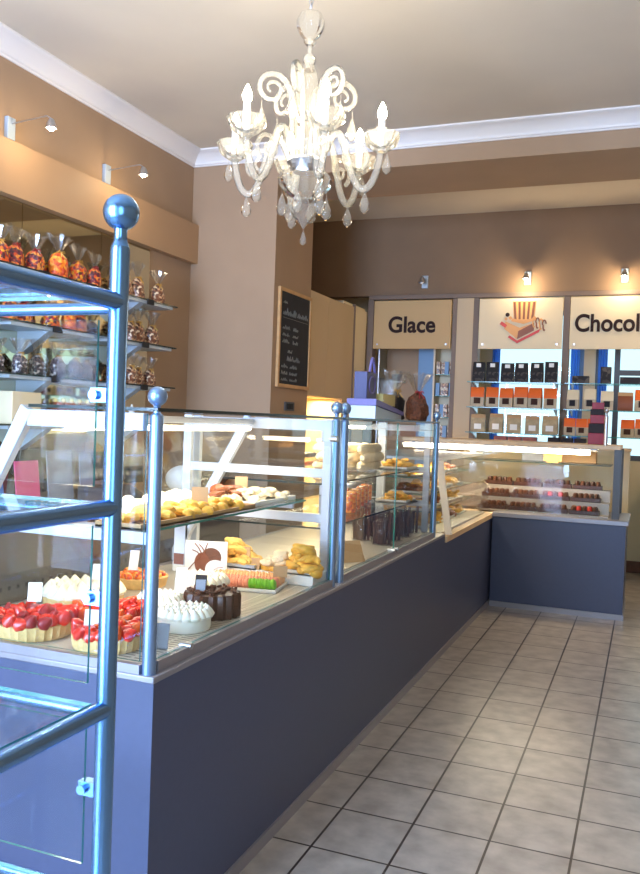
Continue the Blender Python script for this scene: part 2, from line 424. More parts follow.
# blue curtains hung in the rear windows
def curtain(x0, x1, name_label):
    n = 24; pts = []
    for i in range(n+1):
        t = i/n; pts.append((x0+(x1-x0)*t, YW-.17+.018*math.sin(t*14*PI*.5)))
    poly = pts+[(x, y+.006) for x, y in reversed(pts)]
    o = obj('curtain', G().prism(poly, 1.4, 2.9), 'curtain'); tag(o, name_label, 'curtain', 'blue window curtains')
curtain(-.49, -.40, 'narrow blue curtain beside the cream post behind the bagged sweets')
curtain(.40, .50, 'narrow blue curtain behind the brown post between logo and right sign')
curtain(.70, .80, 'blue curtain hanging behind the dark upright pack on the top shelf')

# niche behind "Glace"
struct('wall_niche', B(-1.70, -1.1, 6.75, 6.85, 0, 2.95), 'fascia')
o = obj('door_panel', B(-1.26, -1.035, 6.55, 6.6, 0, 2.75), 'bluepanel', bevel=.004); tag(o, 'tall plain blue panel below the Glace sign', 'panel')

# ------------------------------------------------------------------ counters
t = thing('serving_counter', 'long dark grey counter with metal top edge running away from the front', 'counter', (-.45, 1.8, 0))
obj('body', B(-.93, 0, -.845, 2.74, .045, .82), 'counter', t)
obj('body', B(-.93, 0, 2.74, 5.3, .045, .775), 'counter', t)
obj('plinth', B(-.90, .010, -.835, 4.50, 0, .045), 'edge', t)
obj('countertop', B(-.94, .003, -.850, 2.74, .82, .84), 'edge', t, bevel=.004)
o = obj('countertop', B(-.94, .012, 2.745, 5.3, .775, .815), 'beech', t, bevel=.003); o['label'] = 'pale beech edged top'
t = thing('serving_counter', 'short dark grey counter across the back with a pale plinth', 'counter', (.55, 4.9, 0))
obj('body', B(.014, 1.12, 4.52, 5.3, .045, .79), 'counter', t)
obj('plinth', B(.014, 1.13, 4.505, 5.3, 0, .045), 'edge', t)
obj('countertop', B(.014, 1.14, 4.50, 5.3, .79, .83), 'edge', t, bevel=.004)

# ------------------------------------------------------------------ display cases
def ball_post(parent, x, y, z0, z1, r=.02, mat='steelp'):
    p = obj('post', G().lathe([(r, z0), (r, z1), (r*.92, z1+.006)], 18, (x, y, 0)), mat, parent)
    b = G().lathe([(r*.92, z1+.006), (r*.55, z1+.012), (r*.5, z1+.03), (r*.62, z1+.034)], 16, (x, y, 0))
    b.ball((x, y, z1+.034+r*1.25), r*1.42, 18)
    obj('ball_finial', b, mat, p)
    return p
def glasspane(name, parent, x0, x1, y0, y1, z0, z1, edge='glassedge', face='glass'):
    ax = min((x1-x0, 0), (y1-y0, 1), (z1-z0, 2))[1]
    g = G()
    v = [(x0, y0, z0), (x1, y0, z0), (x1, y1, z0), (x0, y1, z0), (x0, y0, z1), (x1, y0, z1), (x1, y1, z1), (x0, y1, z1)]
    for q, a in (((3, 2, 1, 0), 2), ((4, 5, 6, 7), 2), ((0, 1, 5, 4), 1), ((1, 2, 6, 5), 0), ((2, 3, 7, 6), 1), ((3, 0, 4, 7), 0)):
        g.add([v[i] for i in q], [(0, 1, 2, 3)], 0 if a == ax else 1)
    return obj(name, g, [face, edge], parent, smooth=False)
# case by the front end
k1 = thing('display_case', 'glass pastry case nearest the front with strawberry tarts inside', 'display case', (-.45, -.08, .84))
ball_post(k1, -.03, -.825, .84, 1.572); ball_post(k1, -.03, .625, .84, 1.578)
obj('base_rail', G().box(-.045, -.015, -.80, .61, .84, .872).box(-.9, -.05, -.845, -.825, .84, .866).box(-.9, -.86, -.77, .64, .84, .872), 'edge', k1)
obj('deck', B(-.86, -.18, -.825, .62, .842, .860), 'deck', k1)
obj('slotted_grille', B(-.178, -.05, -.825, .62, .842, .861), 'slots', k1)
obj('perforated_panel', B(-.885, -.865, -.775, .64, .875, 1.0), 'holes', k1)
glasspane('front_glass', k1, -.033, -.027, -.80, .603, .874, 1.58)
glasspane('top_glass', k1, -.47, -.015, -.845, .66, 1.588, 1.598, 'darkedge')
def trap(y, parent, name):
    g = G(); g.prism([(-.055, .874), (-.055, 1.58), (-.46, 1.58), (-.86, .874)], y-.003, y+.003, lambda x, z, t: (x, t, z), 0, 1)
    return obj(name, g, ['glass', 'glassedge'], parent, smooth=False)
trap(-.834, k1, 'end_glass')
g = G(); g.obox((0, 0, 0), (.03, .02, .02)); 
def bar(name, parent, a, b, w, d, mat, up=(0, 1, 0)):
    a = Vector(a); b = Vector(b); t = (b-a).normalized(); u = Vector(up); u = (u-t*u.dot(t)).normalized(); s = t.cross(u)
    m = Matrix((s, u, t)).transposed()
    return obj(name, G().obox((a+b)/2, (w, d, (b-a).length), m), mat, parent, bevel=.002)
for y in (-.834, .655):
    bar('slanted_frame', k1, (-.475, y, 1.585), (-.87, y, .88), .045, .03, 'wframe')
    bar('top_rail', k1, (-.47, y, 1.557), (-.06, y, 1.557), .05, .028, 'wframe', (0, 1, 0))
bar('cross_rail', k1, (-.60, -.775, 1.215), (-.06, -.775, 1.215), .035, .012, 'wframe')
for x0 in (-.80, -.075): bar('frame_post', k1, (x0, .655, .876), (x0, .655, 1.585), .04, .03, 'wframe')
for z in (1.34, 1.135, 1.555): bar('cross_rail', k1, (-.78, .655, z), (-.06, .655, z), .04 if z < 1.5 else .045, .024, 'wframe')
# rear sliding glass, sloping
def slope_glass(parent, y0, y1, x0=-.468, z0=1.575, x1=-.862, z1=.89):
    g = G(); dx = .005
    v = [(x0, y0, z0), (x0, y1, z0), (x1, y1, z1), (x1, y0, z1), (x0-dx, y0, z0), (x0-dx, y1, z0), (x1-dx, y1, z1), (x1-dx, y0, z1)]
    g.add(v, [(0, 1, 2, 3), (7, 6, 5, 4), (0, 4, 5, 1), (1, 5, 6, 2), (2, 6, 7, 3), (3, 7, 4, 0)])
    return obj('rear_glass', g, 'glass', parent, smooth=False)
slope_glass(k1, -.77, .63)
g = G(); v = [(-.80, -.80, 1.0), (-.80, .62, 1.0), (-.705, .62, 1.165), (-.705, -.80, 1.165)]
g.add(v+[(x-.006, y, z) for x, y, z in v], [(0, 1, 2, 3), (7, 6, 5, 4), (0, 4, 5, 1), (1, 5, 6, 2), (2, 6, 7, 3), (3, 7, 4, 0)])
obj('rear_lower_panel', g, 'backdoor', k1)
glasspane('shelf', k1, -.66, -.16, -.76, .62, 1.212, 1.22)
for y in (-.6, .5): bar('shelf_bracket', k1, (-.6, y, 1.2), (-.17, y, 1.2), .022, .018, 'wframe')
obj('lamp_housing', B(-.50, -.44, -.74, .62, 1.548, 1.575), 'wframe', k1)
obj('lamp_tube', G().tube([(-.44, -.70, 1.53), (-.44, .58, 1.53)], .010), 'tube', k1)
light('case_lamp', 'AREA', (-.40, -.05, 1.50), 8, (1, .86, .66), .06, 1.25, (0, .25, 0))
light('case_lamp_under_shelf', 'AREA', (-.42, -.05, 1.19), 4, (1, .88, .7), .06, 1.25, (0, .1, 0))
for y, in ((-.3,), ): pass
obj('glass_clip', G().tube([(-.045, .60, 1.50), (-.012, .60, 1.50)], .014, 14), 'alu', k1)
obj('glass_clip', G().tube([(-.05, -.62, .872), (-.01, -.62, .872)], .010, 12), 'alu', k1)

# second case
k2 = thing('display_case', 'middle glass case with jars and breads, violet box standing on top', 'display case', (-.45, 1.62, .84))
ball_post(k2, -.03, .735, .84, 1.578); ball_post(k2, -.03, 2.5, .84, 1.578)
obj('base_rail', G().box(-.045, -.015, .755, 2.48, .84, .872).box(-.9, -.86, .70, 2.52, .84, .872), 'edge', k2)
obj('deck', B(-.86, -.05, .70, 2.52, .842, .875), 'deck', k2)
glasspane('front_glass', k2, -.033, -.027, .755, 1.598, .874, 1.58); glasspane('front_glass', k2, -.033, -.027, 1.602, 2.48, .874, 1.58)
glasspane('top_glass', k2, -.82, -.015, .70, 2.53, 1.588, 1.598, 'darkedge')
for x0 in (-.80, -.385, -.075): bar('frame_post', k2, (x0, 2.46, .876), (x0, 2.46, 1.585), .055 if x0 == -.385 else .04, .03, 'wframe')
for z in (1.55, 1.28, 1.06): bar('cross_rail', k2, (-.80, 2.46, z), (-.06, 2.46, z), .04, .024, 'wframe')
bar('frame_post', k2, (-.80, .74, .876), (-.80, .74, 1.585), .04, .03, 'wframe')
glasspane('shelf', k2, -.78, -.12, .76, 2.43, 1.278, 1.286, 'darkedge'); glasspane('shelf', k2, -.78, -.12, .76, 2.43, 1.07, 1.078, 'darkedge')
obj('rear_glass', B(-.845, -.839, .76, 2.5, .876, 1.58), 'glass', k2)
obj('lamp_housing', B(-.52, -.44, .80, 2.4, 1.56, 1.585), 'wframe', k2)
obj('lamp_tube', G().tube([(-.48, .85, 1.545), (-.48, 2.35, 1.545)], .010), 'tube', k2)
light('case_lamp_middle', 'AREA', (-.40, 1.6, 1.52), 9, (1, .84, .6), .06, 1.5, (0, .25, 0))
for zz in (1.26, 1.05): light('shelf_lamp_%d' % (zz*100), 'AREA', (-.45, 1.6, zz), 3, (1, .84, .6), .06, 1.5)
for y in (1.57, 1.63): obj('glass_clip', G().tube([(-.05, y, .875), (-.008, y, .875)], .012, 12), 'alu', k2)

# corner case with curved cheek
k3 = thing('display_case', 'low curved glass case in the corner with white curved end cheek', 'display case', (-.45, 3.6, .815))
curve = [(.006, .816), (-.004, .86), (-.014, .92), (-.026, 1.0), (-.044, 1.1), (-.06, 1.2), (-.074, 1.325)]
def curved(y0, y1, off, mat, name, thick, parent):
    poly = [(x+off, z) for x, z in curve]+[(x+off-thick, z) for x, z in reversed(curve)]
    return obj(name, G().prism(poly, y0, y1, lambda x, z, t: (x, t, z)), mat, parent)
curved(2.86, 2.89, .012, 'acrylic', 'end_cheek', .045, k3)
curved(2.9, 4.48, 0, 'clearpane', 'front_glass', .006, k3)
obj('end_glass', G().prism([(x-.045, z) for x, z in curve]+[(-.82, 1.32), (-.82, .815)], 2.87, 2.876, lambda x, z, t: (x, t, z)), 'glass', k3, smooth=False)
obj('deck', B(-.86, -.05, 2.86, 4.5, .8155, .83), 'deck', k3)
for i, z in enumerate((.95, 1.07, 1.19)):
    glasspane('shelf', k3, -.8, -.16-.02*i, 2.92, 4.48, z, z+.006)
obj('top_board', B(-.82, -.09, 2.86, 4.5, 1.325, 1.345), 'grey', k3)
obj('rear_panel', B(-.86, -.835, 2.86, 4.5, .83, 1.345), 'backdoor', k3)
light('case_lamp_corner', 'AREA', (-.30, 3.7, 1.31), 7, (1, .84, .58), .06, 1.4, (0, .1, 0))
# case across the back
k4 = thing('display_case', 'long back case of chocolate trays under a bright lamp tube', 'display case', (.1, 4.9, .83))
obj('top_board', B(-.86, 1.05, 4.60, 5.28, 1.42, 1.455), 'beech', k4, bevel=.004)
obj('lamp_tube', G().tube([(-.75, 4.66, 1.385), (.80, 4.66, 1.385)], .022, 14), 'tube', k4)
obj('lamp_housing', G().box(-.8, .86, 4.625, 4.70, 1.408, 1.42), 'wframe', k4)
obj('side_frame', B(1.0, 1.06, 4.60, 4.66, .83, 1.42), 'dgrey', k4); obj('side_frame', B(1.0, 1.06, 5.2, 5.28, .83, 1.42), 'dgrey', k4)
glasspane('end_glass', k4, 1.02, 1.028, 4.66, 5.2, .84, 1.42)
g = G(); v = [(-.16, 4.56, .835), (.98, 4.56, .835), (.98, 4.63, 1.37), (-.16, 4.63, 1.37)]
g.add(v+[(x, y+.006, z) for x, y, z in v], [(0, 1, 2, 3), (7, 6, 5, 4), (0, 4, 5, 1), (1, 5, 6, 2), (2, 6, 7, 3), (3, 7, 4, 0)])
obj('front_glass', g, 'clearpane', k4, smooth=False)
for i, (y, z) in enumerate(((4.63, .845), (4.78, .945), (4.93, 1.045))):
    obj('step', B(-.85 if i else -.16, .97, y, y+.145, .832 if i == 0 else z-.02, z), 'stepgrey', k4)
    if i: obj('step_riser', B(-.85, .97, y-.006, y-.001, z-.10, z), 'stepgrey', k4)
glasspane('shelf', k4, -.8, .97, 4.8, 5.2, 1.268, 1.276, 'darkedge')
obj('rear_panel', B(-.85, 1.0, 5.24, 5.26, .84, 1.42), 'glass', k4)
ball_post(k4, .925, 4.63, 1.455, 1.70, .016, 'alu')
light('case_lamp_back', 'AREA', (.05, 4.72, 1.36), 9, (1, .84, .6), 1.5, .05)

# ------------------------------------------------------------------ steel rack in front
rk = thing('display_rack', 'steel tube display rack with glass shelves at the front', 'rack', (-.25, -1.75, 0))
rx0, rx1, ry0, ry1, rr = -.75, .275, -2.5, -1.45, .0195
LV = (.20, .615, .985, 1.39, 1.80)
def rpost(x, y):
    p = obj('post', G().lathe([(rr, 0), (rr, 1.902), (rr*.95, 1.909)], 24, (x, y, 0)), 'steel', rk)
    b = G().lathe([(rr*.95, 1.909), (rr*.72, 1.920), (rr*.66, 1.927), (rr*.66, 1.945), (rr*.8, 1.949)], 20, (x, y, 0)); b.ball((x, y, 1.978), .036, 26)
    obj('ball_finial', b, 'steel', p)
for x, y in ((rx1, ry1), (rx0, ry1), (rx0, ry0), (rx1, ry0)): rpost(x, y)
for i, z in enumerate(LV):
    for x in (rx0, rx1): obj('rail', G().tube([(x, ry0, z), (x, ry1, z)], .0185, 16), 'steel', rk)
    for y in (ry0, ry1): obj('rail', G().tube([(rx0, y, z-.012), (rx1, y, z-.012)], .0125, 14), 'steel', rk)
    glasspane('glass_shelf', rk, rx0+.03, rx1-.022, ry0+.02, ry1-.018, z+.004, z+.012)
for z0, z1 in ((.66, .95), (1.03, 1.35), (1.43, 1.765)):
    glasspane('glass_panel', rk, rx0+.03, rx1-.045, ry1-.004, ry1+.002, z0, z1, face='clearpane')
    zc = z0+.55*(z1-z0)
    c = G().box(rx1-.052, rx1-.015, ry1-.012, ry1+.010, zc-.014, zc+.014); c.tube([(rx1-.04, ry1-.022, zc), (rx1-.04, ry1+.018, zc)], .010, 12)
    obj('panel_clip', c, 'steel', rk)

# ------------------------------------------------------------------ chandelier
CH = (-.33, .87, 2.435)
ch = thing('chandelier', 'milky glass chandelier with candle bulbs and crystal drops', 'chandelier', CH)
def cp(*p): return (CH[0]+p[0], CH[1]+p[1], CH[2]+p[2])
obj('ceiling_cup', G().lathe([(.001, HC-.10), (.02, HC-.095), (.05, HC-.03), (.055, HC-.001)], 20, (CH[0], CH[1], 0)), 'alu', ch)
ca = G(); zz = HC-.1; i = 0
while zz > CH[2]+1.13:
    pts = [(.009*math.cos(a), 0, .016*math.sin(a)) for a in [2*PI*k/10 for k in range(10)]]
    if i % 2: pts = [(y, x, z) for x, y, z in pts]
    ca.tube([cp(x, y, z+zz-.014-CH[2]) for x, y, z in pts], .003, 6, closed=True); zz -= .024; i += 1
obj('chain', ca, 'alu', ch)
L = lambda pr, n=24, fl=0, nf=12: G().lathe([(r, z+CH[2]) for r, z in pr], n, (CH[0], CH[1], 0), flute=fl, nfl=nf)
obj('top_globe', L([(.006, 1.12), (.02, 1.112), (.05, 1.10), (.066, 1.065), (.064, 1.03), (.045, .995), (.022, .975), (.03, .965), (.018, .95)], 48, .05), 'clearcrystal', ch)
obj('stem', L([(.012, .985), (.012, .90), (.03, .895), (.032, .87), (.022, .85), (.03, .83)], 24), 'crystal', ch)
obj('baluster', L([(.03, .85), (.06, .80), (.074, .74), (.062, .66), (.045, .60), (.04, .58), (.05, .57), (.04, .55), (.035, .42), (.045, .40)], 48, .05), 'clearcrystal', ch)
obj('hub', L([(.04, .41), (.085, .40), (.09, .385), (.075, .37), (.06, .34)], 24), 'alu', ch)
obj('lower_bowl', L([(.03, .36), (.09, .345), (.125, .31), (.118, .27), (.085, .235), (.05, .215), (.045, .20)], 48, .06), 'clearcrystal', ch)
obj('lower_drop', L([(.045, .21), (.055, .195), (.07, .165), (.055, .13), (.03, .105), (.012, .085), (.004, .07)], 24, .05, 8), 'clearcrystal', ch)
def drop(parent, x, y, ztop, s=1.0):
    g = G(); g.tube([cp(x, y, ztop), cp(x, y, ztop-.02*s)], .0015, 6)
    g.lathe([(.0015, ztop-.018*s+CH[2]), (.006*s, ztop-.03*s+CH[2]), (.018*s, ztop-.062*s+CH[2]), (.016*s, ztop-.078*s+CH[2]), (.004*s, ztop-.09*s+CH[2])], 10, (CH[0]+x, CH[1]+y, 0))
    return obj('crystal_drop', g, 'clearcrystal', parent)
drop(ch, 0, 0, .075, .95)
def spiral(cx, cz, r0, a0, turns, n, sgn):
    return [(cx+r0*(1-.78*t)*math.cos(a0+sgn*2*PI*turns*t), cz+r0*(1-.78*t)*math.sin(a0+sgn*2*PI*turns*t)) for t in [k/n for k in range(n+1)]]
def bez(p, n):
    out = []
    for k in range(n+1):
        t = k/n; a = (1-t)**3; b = 3*t*(1-t)**2; c = 3*t*t*(1-t); d = t**3
        out.append((a*p[0][0]+b*p[1][0]+c*p[2][0]+d*p[3][0], a*p[0][1]+b*p[1][1]+c*p[2][1]+d*p[3][1]))
    return out
for k in range(6):
    a = math.radians(-54.4+60*k); ca_, sa_ = math.cos(a), math.sin(a)
    rr_ = .37; dz = 0
    P3 = lambda r, z: cp(r*ca_, r*sa_, z)
    # arm: rises out of the hub, dives and sweeps up to the cup
    pts = bez([(.07, .37), (.16, .62), (.17, .52), (.22, .36)], 10)[:-1]+bez([(.22, .36), (.26, .20), (.34, .20), (rr_, .42)], 12)
    arm = obj('arm', G().tube([P3(r, z) for r, z in pts], [.017]*len(pts), 12), 'crystal', ch)
    # candle cup, candle and bulb
    cup = G().lathe([(.012, .41+CH[2]), (.03, .42+CH[2]), (.07, .45+CH[2]), (.086, .50+CH[2]), (.082, .503+CH[2]), (.062, .462+CH[2]), (.02, .438+CH[2])], 36, (CH[0]+rr_*ca_, CH[1]+rr_*sa_, 0), flute=.06, nfl=12)
    obj('candle_cup', cup, 'clearcrystal', arm)
    obj('candle_sleeve', G().lathe([(.017, .438+CH[2]), (.017, .565+CH[2]), (.012, .57+CH[2])], 16, P3(rr_, -CH[2])), 'white', arm)
    if k != 3 or True:
        obj('bulb', G().lathe([(.009, .568+CH[2]), (.020, .585+CH[2]), (.022, .602+CH[2]), (.013, .628+CH[2]), (.003, .65+CH[2])], 14, P3(rr_, -CH[2])), 'bulb', arm)
    # lower scroll under the arm
    sp = spiral(.235, .40, .075, -PI*.3, 1.35, 26, 1)
    obj('scroll', G().tube([P3(r, z) for r, z in sp], [.011*(1-.4*i/26) for i in range(27)], 9), 'crystal', arm)
    drop(arm, .30*ca_, .30*sa_, .26, 1.4); drop(arm, .40*ca_, .40*sa_, .43, 1.3)
    # upper scroll between arms
    a2 = a+math.radians(30); c2, s2 = math.cos(a2), math.sin(a2)
    Q3 = lambda r, z: cp(r*c2, r*s2, z)
    up = bez([(.06, .39), (.09, .58), (.05, .72), (.13, .78)], 12)[:-1]+[(r, z) for r, z in spiral(.175, .72, .075, PI*.65, 1.5, 26, -1)]
    s_ = obj('upper_scroll', G().tube([Q3(r, z) for r, z in up], [.015]*13+[.014-.008*i/25 for i in range(len(up)-13)], 10), 'crystal', ch)
    drop(s_, .225*c2, .225*s2, .66, 1.6)
    drop(ch, .11*c2, .11*s2, .255, 1.5)

# ------------------------------------------------------------------ wall spots
def spot_lamp(loc, rz, label, on=True, arm=.32, group=None):
    t = thing('wall_spotlight', label, 'spotlight', loc, rz, group)
    obj('wall_plate', B(-.035, .035, -.03, 0, -.07, .07), 'grey', t, world=False, bevel=.004)
    obj('arm', G().tube([(0, -.03, .03), (0, -arm*.9, .05), (0, -arm, .03)], .005, 8), 'alu', t, world=False)
    h = obj('lamp_head', G().lathe([(.012, .03), (.02, .02), (.034, -.02), (.036, -.03), (.028, -.026)], 18, (0, -arm, 0)), 'alu', t, world=False)
    obj('bulb', G().ball((0, -arm, -.022), .023, 12), 'spotbulb' if on else 'white', h, world=False)
    return t
spot_lamp((XL, 1.34, 3.36), PI/2, 'left wall spotlight nearest the front, above the tan fascia', arm=.34)
spot_lamp((XL, 2.35, 3.36), PI/2, 'lit left wall spotlight nearer the corner, above the tan fascia', arm=.34)
spot_lamp((-1.12, YB, 3.16), 0, 'unlit small spotlight on the taupe wall above the Glace sign', False, .16)
spot_lamp((.0, YB, 3.17), 0, 'lit small spotlight above the striped hat emblem', True, .16)
spot_lamp((.97, YB, 3.17), 0, 'lit small spotlight above the right hand brown lettered sign', True, .16)
for y in (1.34, 2.35): light('spot_glow_left_%d' % (y*10), 'POINT', (XL+.34, y, 3.285), 5, (1, .8, .52), .02)
for x in (.0, .97): light('spot_glow_back_%d' % (x*10), 'POINT', (x, YB-.18, 3.09), 9, (1, .82, .55), .02)

# ------------------------------------------------------------------ signs
def sign(x0, x1, mat, label, z0=2.415, z1=2.955):
    t = thing('sign', label, 'sign', ((x0+x1)/2, YB-.05, z0))
    obj('board', B(x0, x1, YB-.055, YB-.035, z0, z1), mat, t, bevel=.003)
    for x in (x0+.05, x1-.05): obj('fixing_cap', G().tube([(x, YB-.062, z0+.05), (x, YB-.054, z0+.05)], .010, 12), 'alu', t)
    return t
def text(body, x, z, y, size, parent, mat, bold=.010, ax=None, align='LEFT', sx=1):
    cu = bpy.data.curves.new('t', 'FONT'); cu.body = body; cu.size = size; cu.extrude = .004; cu.offset = bold; cu.align_x = align
    to = bpy.data.objects.new('t', cu); C.objects.link(to)
    bpy.context.view_layer.update()
    dg = bpy.context.evaluated_depsgraph_get()
    me = bpy.data.meshes.new_from_object(to.evaluated_get(dg)); bpy.data.objects.remove(to)
    me.materials.clear(); me.materials.append(M[mat])
    o = bpy.data.objects.new('lettering', me); C.objects.link(o); o.parent = parent
    o.location = Vector((x, y, z))-wloc(parent); o.rotation_euler = (PI/2, 0, 0); o.scale = (sx, 1, 1)
    return o
s1 = sign(-1.69, -.80, 'signunlit', 'sign reading Glace on the back wall, board coloured dim as unlit')
text('Glace', -1.245, 2.60, YB-.06, .25, s1, 'lettering', .006, align='CENTER', sx=.95)
s2 = sign(-.495, .38, 'sign', 'cream sign with striped hat and chocolate box emblem')
s3 = sign(.455, 1.355, 'sign', 'cream sign at right edge with the word beginning Chocol')
text('Chocolat', .50, 2.60, YB-.06, .25, s3, 'lettering', .006, sx=.86)
def flat(name, poly, mat, parent, d0, d1, mi=None):
    return obj(name, G().prism(poly, YB-.056-d1, YB-.056-d0, lambda x, z, t: (x, t, z)), mat, parent)
ox, oz = -.06, 2.68
box_ = flat('emblem_box', [(ox-.16, oz-.05), (ox-.02, oz-.16), (ox+.15, oz-.07), (ox+.15, oz+.01), (ox, oz-.04), (ox-.15, oz+.03)], 'tanprint', s2, 0, .004)
flat('emblem_box_side', [(ox-.02, oz-.16), (ox+.15, oz-.07), (ox+.15, oz+.01), (ox-.01, oz-.075)], 'brownprint', s2, .004, .007)
flat('emblem_ribbon', [(ox-.21, oz+.0), (ox-.15, oz-.04), (ox-.13, oz-.01), (ox-.19, oz+.03)], 'redcherry', s2, .004, .007)
flat('emblem_ribbon', [(ox-.12, oz-.14), (ox-.02, oz-.205), (ox+.2, oz-.09), (ox+.22, oz-.05), (ox-.02, oz-.175), (ox-.1, oz-.12)], 'redcherry', s2, .0, .004)
flat('emblem_hat', [(ox-.06, oz+.03), (ox+.145, oz+.03), (ox+.165, oz+.24), (ox-.08, oz+.24)], 'hatcream', s2, .002, .004)
for k in range(9):
    x = ox-.055+k*.0215; w = .0215
    flat('emblem_hat_stripe', [(x, oz+.05), (x+w, oz+.05), (x+w+(k-3.5)*.004, oz+.235), (x+(k-4.5)*.004, oz+.235)], 'brownprint' if k % 2 == 0 else 'hatcream', s2, .004, .008)
flat('emblem_hat_brim', [(ox-.09, oz+.03), (ox+.04, oz+.0), (ox+.17, oz+.04), (ox+.16, oz+.065), (ox+.04, oz+.035), (ox-.08, oz+.06)], 'tanprint', s2, .006, .011)
for dx, dz, r in ((-.13, .10, .022), (-.10, .065, .018), (-.145, .055, .016)):
    flat('emblem_cherry', [(ox+dx+r*math.cos(2*PI*q/14), oz+dz+r*math.sin(2*PI*q/14)) for q in range(14)], 'lettering' if r > .02 else 'tanprint', s2, .004, .008)
for q in range(4):
    cx, cz = ox+.15+q*.035, oz+.02-q*.012
    pts = [(cx+.02*math.cos(a)*(1 if a < PI else .6), YB-.062, cz+.055*math.sin(a)+.02*q*0) for a in [PI*.1+PI*1.6*i/14 for i in range(15)]]
    obj('emblem_swirl', G().tube(pts, .007, 6), 'brownprint' if q % 2 else 'tanprint', s2)

# ------------------------------------------------------------------ chalkboard and switch on the pillar side
cb = thing('chalkboard', 'framed black chalk menu board on the side of the pillar', 'chalkboard', (XP, 4.07, 1.85))
y0, y1, z0, z1 = 3.71, 4.43, 1.86, 2.73
obj('slate', B(XP+.002, XP+.014, y0+.02, y1-.02, z0+.02, z1-.02), 'board', cb)
obj('frame', G().box(XP+.001, XP+.026, y0, y0+.03, z0, z1).box(XP+.001, XP+.026, y1-.03, y1, z0, z1).box(XP+.001, XP+.026, y0+.03, y1-.03, z0, z0+.03).box(XP+.001, XP+.026, y0+.03, y1-.03, z1-.03, z1), 'frame_wood', cb)
wr = G()
def scribble(ya, yb, z, h, seed, r=.0035):
    random.seed(seed); pts = []; n = max(6, int((yb-ya)/.012))
    for i in range(n+1):
        pts.append((XP+.016, ya+(yb-ya)*i/n+R_(-.006, .006), z+(h if i % 2 else 0)*R_(.3, 1)))
    wr.tube(pts, r, 5)
scribble(3.80, 3.88, 2.60, .03, 1)
scribble(3.80, 4.08, 2.50, .06, 2, .005); scribble(4.12, 4.36, 2.505, .045, 3, .004); wr.tube([(XP+.016, 3.8, 2.475), (XP+.016, 4.36, 2.475)], .0025, 5)
for i, z in enumerate((2.375, 2.315, 2.255)): scribble(3.80, 3.95, z, .035, 10+i); scribble(4.03, 4.14, z, .03, 20+i)
scribble(3.93, 4.02, 2.17, .03, 31); scribble(3.92, 4.2, 2.10, .045, 32, .0045)
for i, z in enumerate((2.035, 1.975, 1.92)): scribble(3.80, 3.93, z, .035, 40+i); scribble(3.98, 4.14, z, .03, 50+i)
obj('chalk_writing', wr, 'chalk', cb)
random.seed(11)
sw = thing('wall_switch', 'small dark switch plate on the pillar below the chalkboard', 'switch', (XP, 4.02, 1.66))
obj('plate', B(XP, XP+.012, 3.92, 4.13, 1.655, 1.735), 'dgrey', sw, bevel=.003)
for yy in (3.955, 4.03): obj('rocker', B(XP+.012, XP+.017, yy, yy+.06, 1.67, 1.72), 'black', sw)

# ------------------------------------------------------------------ wall cabinets behind the pillar
uc = thing('wall_cabinet', 'cream wall cabinet beside the chalkboard above the lit tiles', 'cabinet', (-2.1, 4.95, 1.81))
obj('body', B(XL, XP-.02, YP2, 5.42, 1.81, 2.82), 'cabinet', uc)
for a, b in ((YP2+.003, 4.93), (4.936, 5.415)): obj('door', B(XP-.02, XP, a, b, 1.815, 2.815), 'cabinet', uc, bevel=.003)
tc_ = thing('tall_cabinet', 'tall cream cabinet in the back corner beside the Glace sign', 'cabinet', (-2.1, 5.8, 0))
obj('body', B(XL+.006, XP-.03, 5.43, YB-.05, 0, 2.86), 'cream', tc_)
obj('door', B(XP-.03, XP-.01, 5.43, 5.72, .1, 2.83), 'cabinet', tc_, bevel=.003)
obj('door', B(XP-.03, XP-.005, 5.75, YB-.06, .1, 2.83), 'cream', tc_, bevel=.004)
obj('side_strip', B(XP-.03, XP, 5.722, 5.748, 0, 2.86), 'pilaster', tc_)
lc = thing('base_cabinet', 'low cabinet with pale worktop under the lit tiles behind the pillar', 'cabinet', (-2.1, 5.0, 0))
obj('body', B(XL+.006, XP-.05, YP2+.005, 5.42, 0, .9), 'cabinet', lc); obj('worktop', B(XL+.006, XP-.02, YP2+.005, 5.42, .9, .94), 'kitchen', lc)
struct('wall_splashback', B(XL, XL+.25, YP2+.001, 5.42, .945, 1.80), 'splash')
light('undercabinet_lamp', 'AREA', (-2.0, 4.95, 1.79), 26, (1, .76, .36), .2, .9)
# orange goods on that worktop
jp = thing('sweet_jar', 'x', 'jar')
obj('glass_body', G().lathe([(.045, 0), (.05, .01), (.05, .17), (.04, .2)], 16), 'clearfilm', jp, world=False)
obj('sweets', G().lathe([(.044, .004), (.046, .15), (.03, .165)], 16), 'candyo', jp, world=False)
obj('lid', G().lathe([(.043, .2), (.045, .205), (.045, .23), (.04, .235)], 16), 'alu', jp, world=False)
JP = Proto(jp)
for i in range(5): JP.put((-1.9+.02*(i % 2), 4.58+.16*i, .94), 0, '%s jar of orange sweets from the pillar on the lit worktop' % ORD[i].capitalize(), 'jars of orange sweets', 1.35)

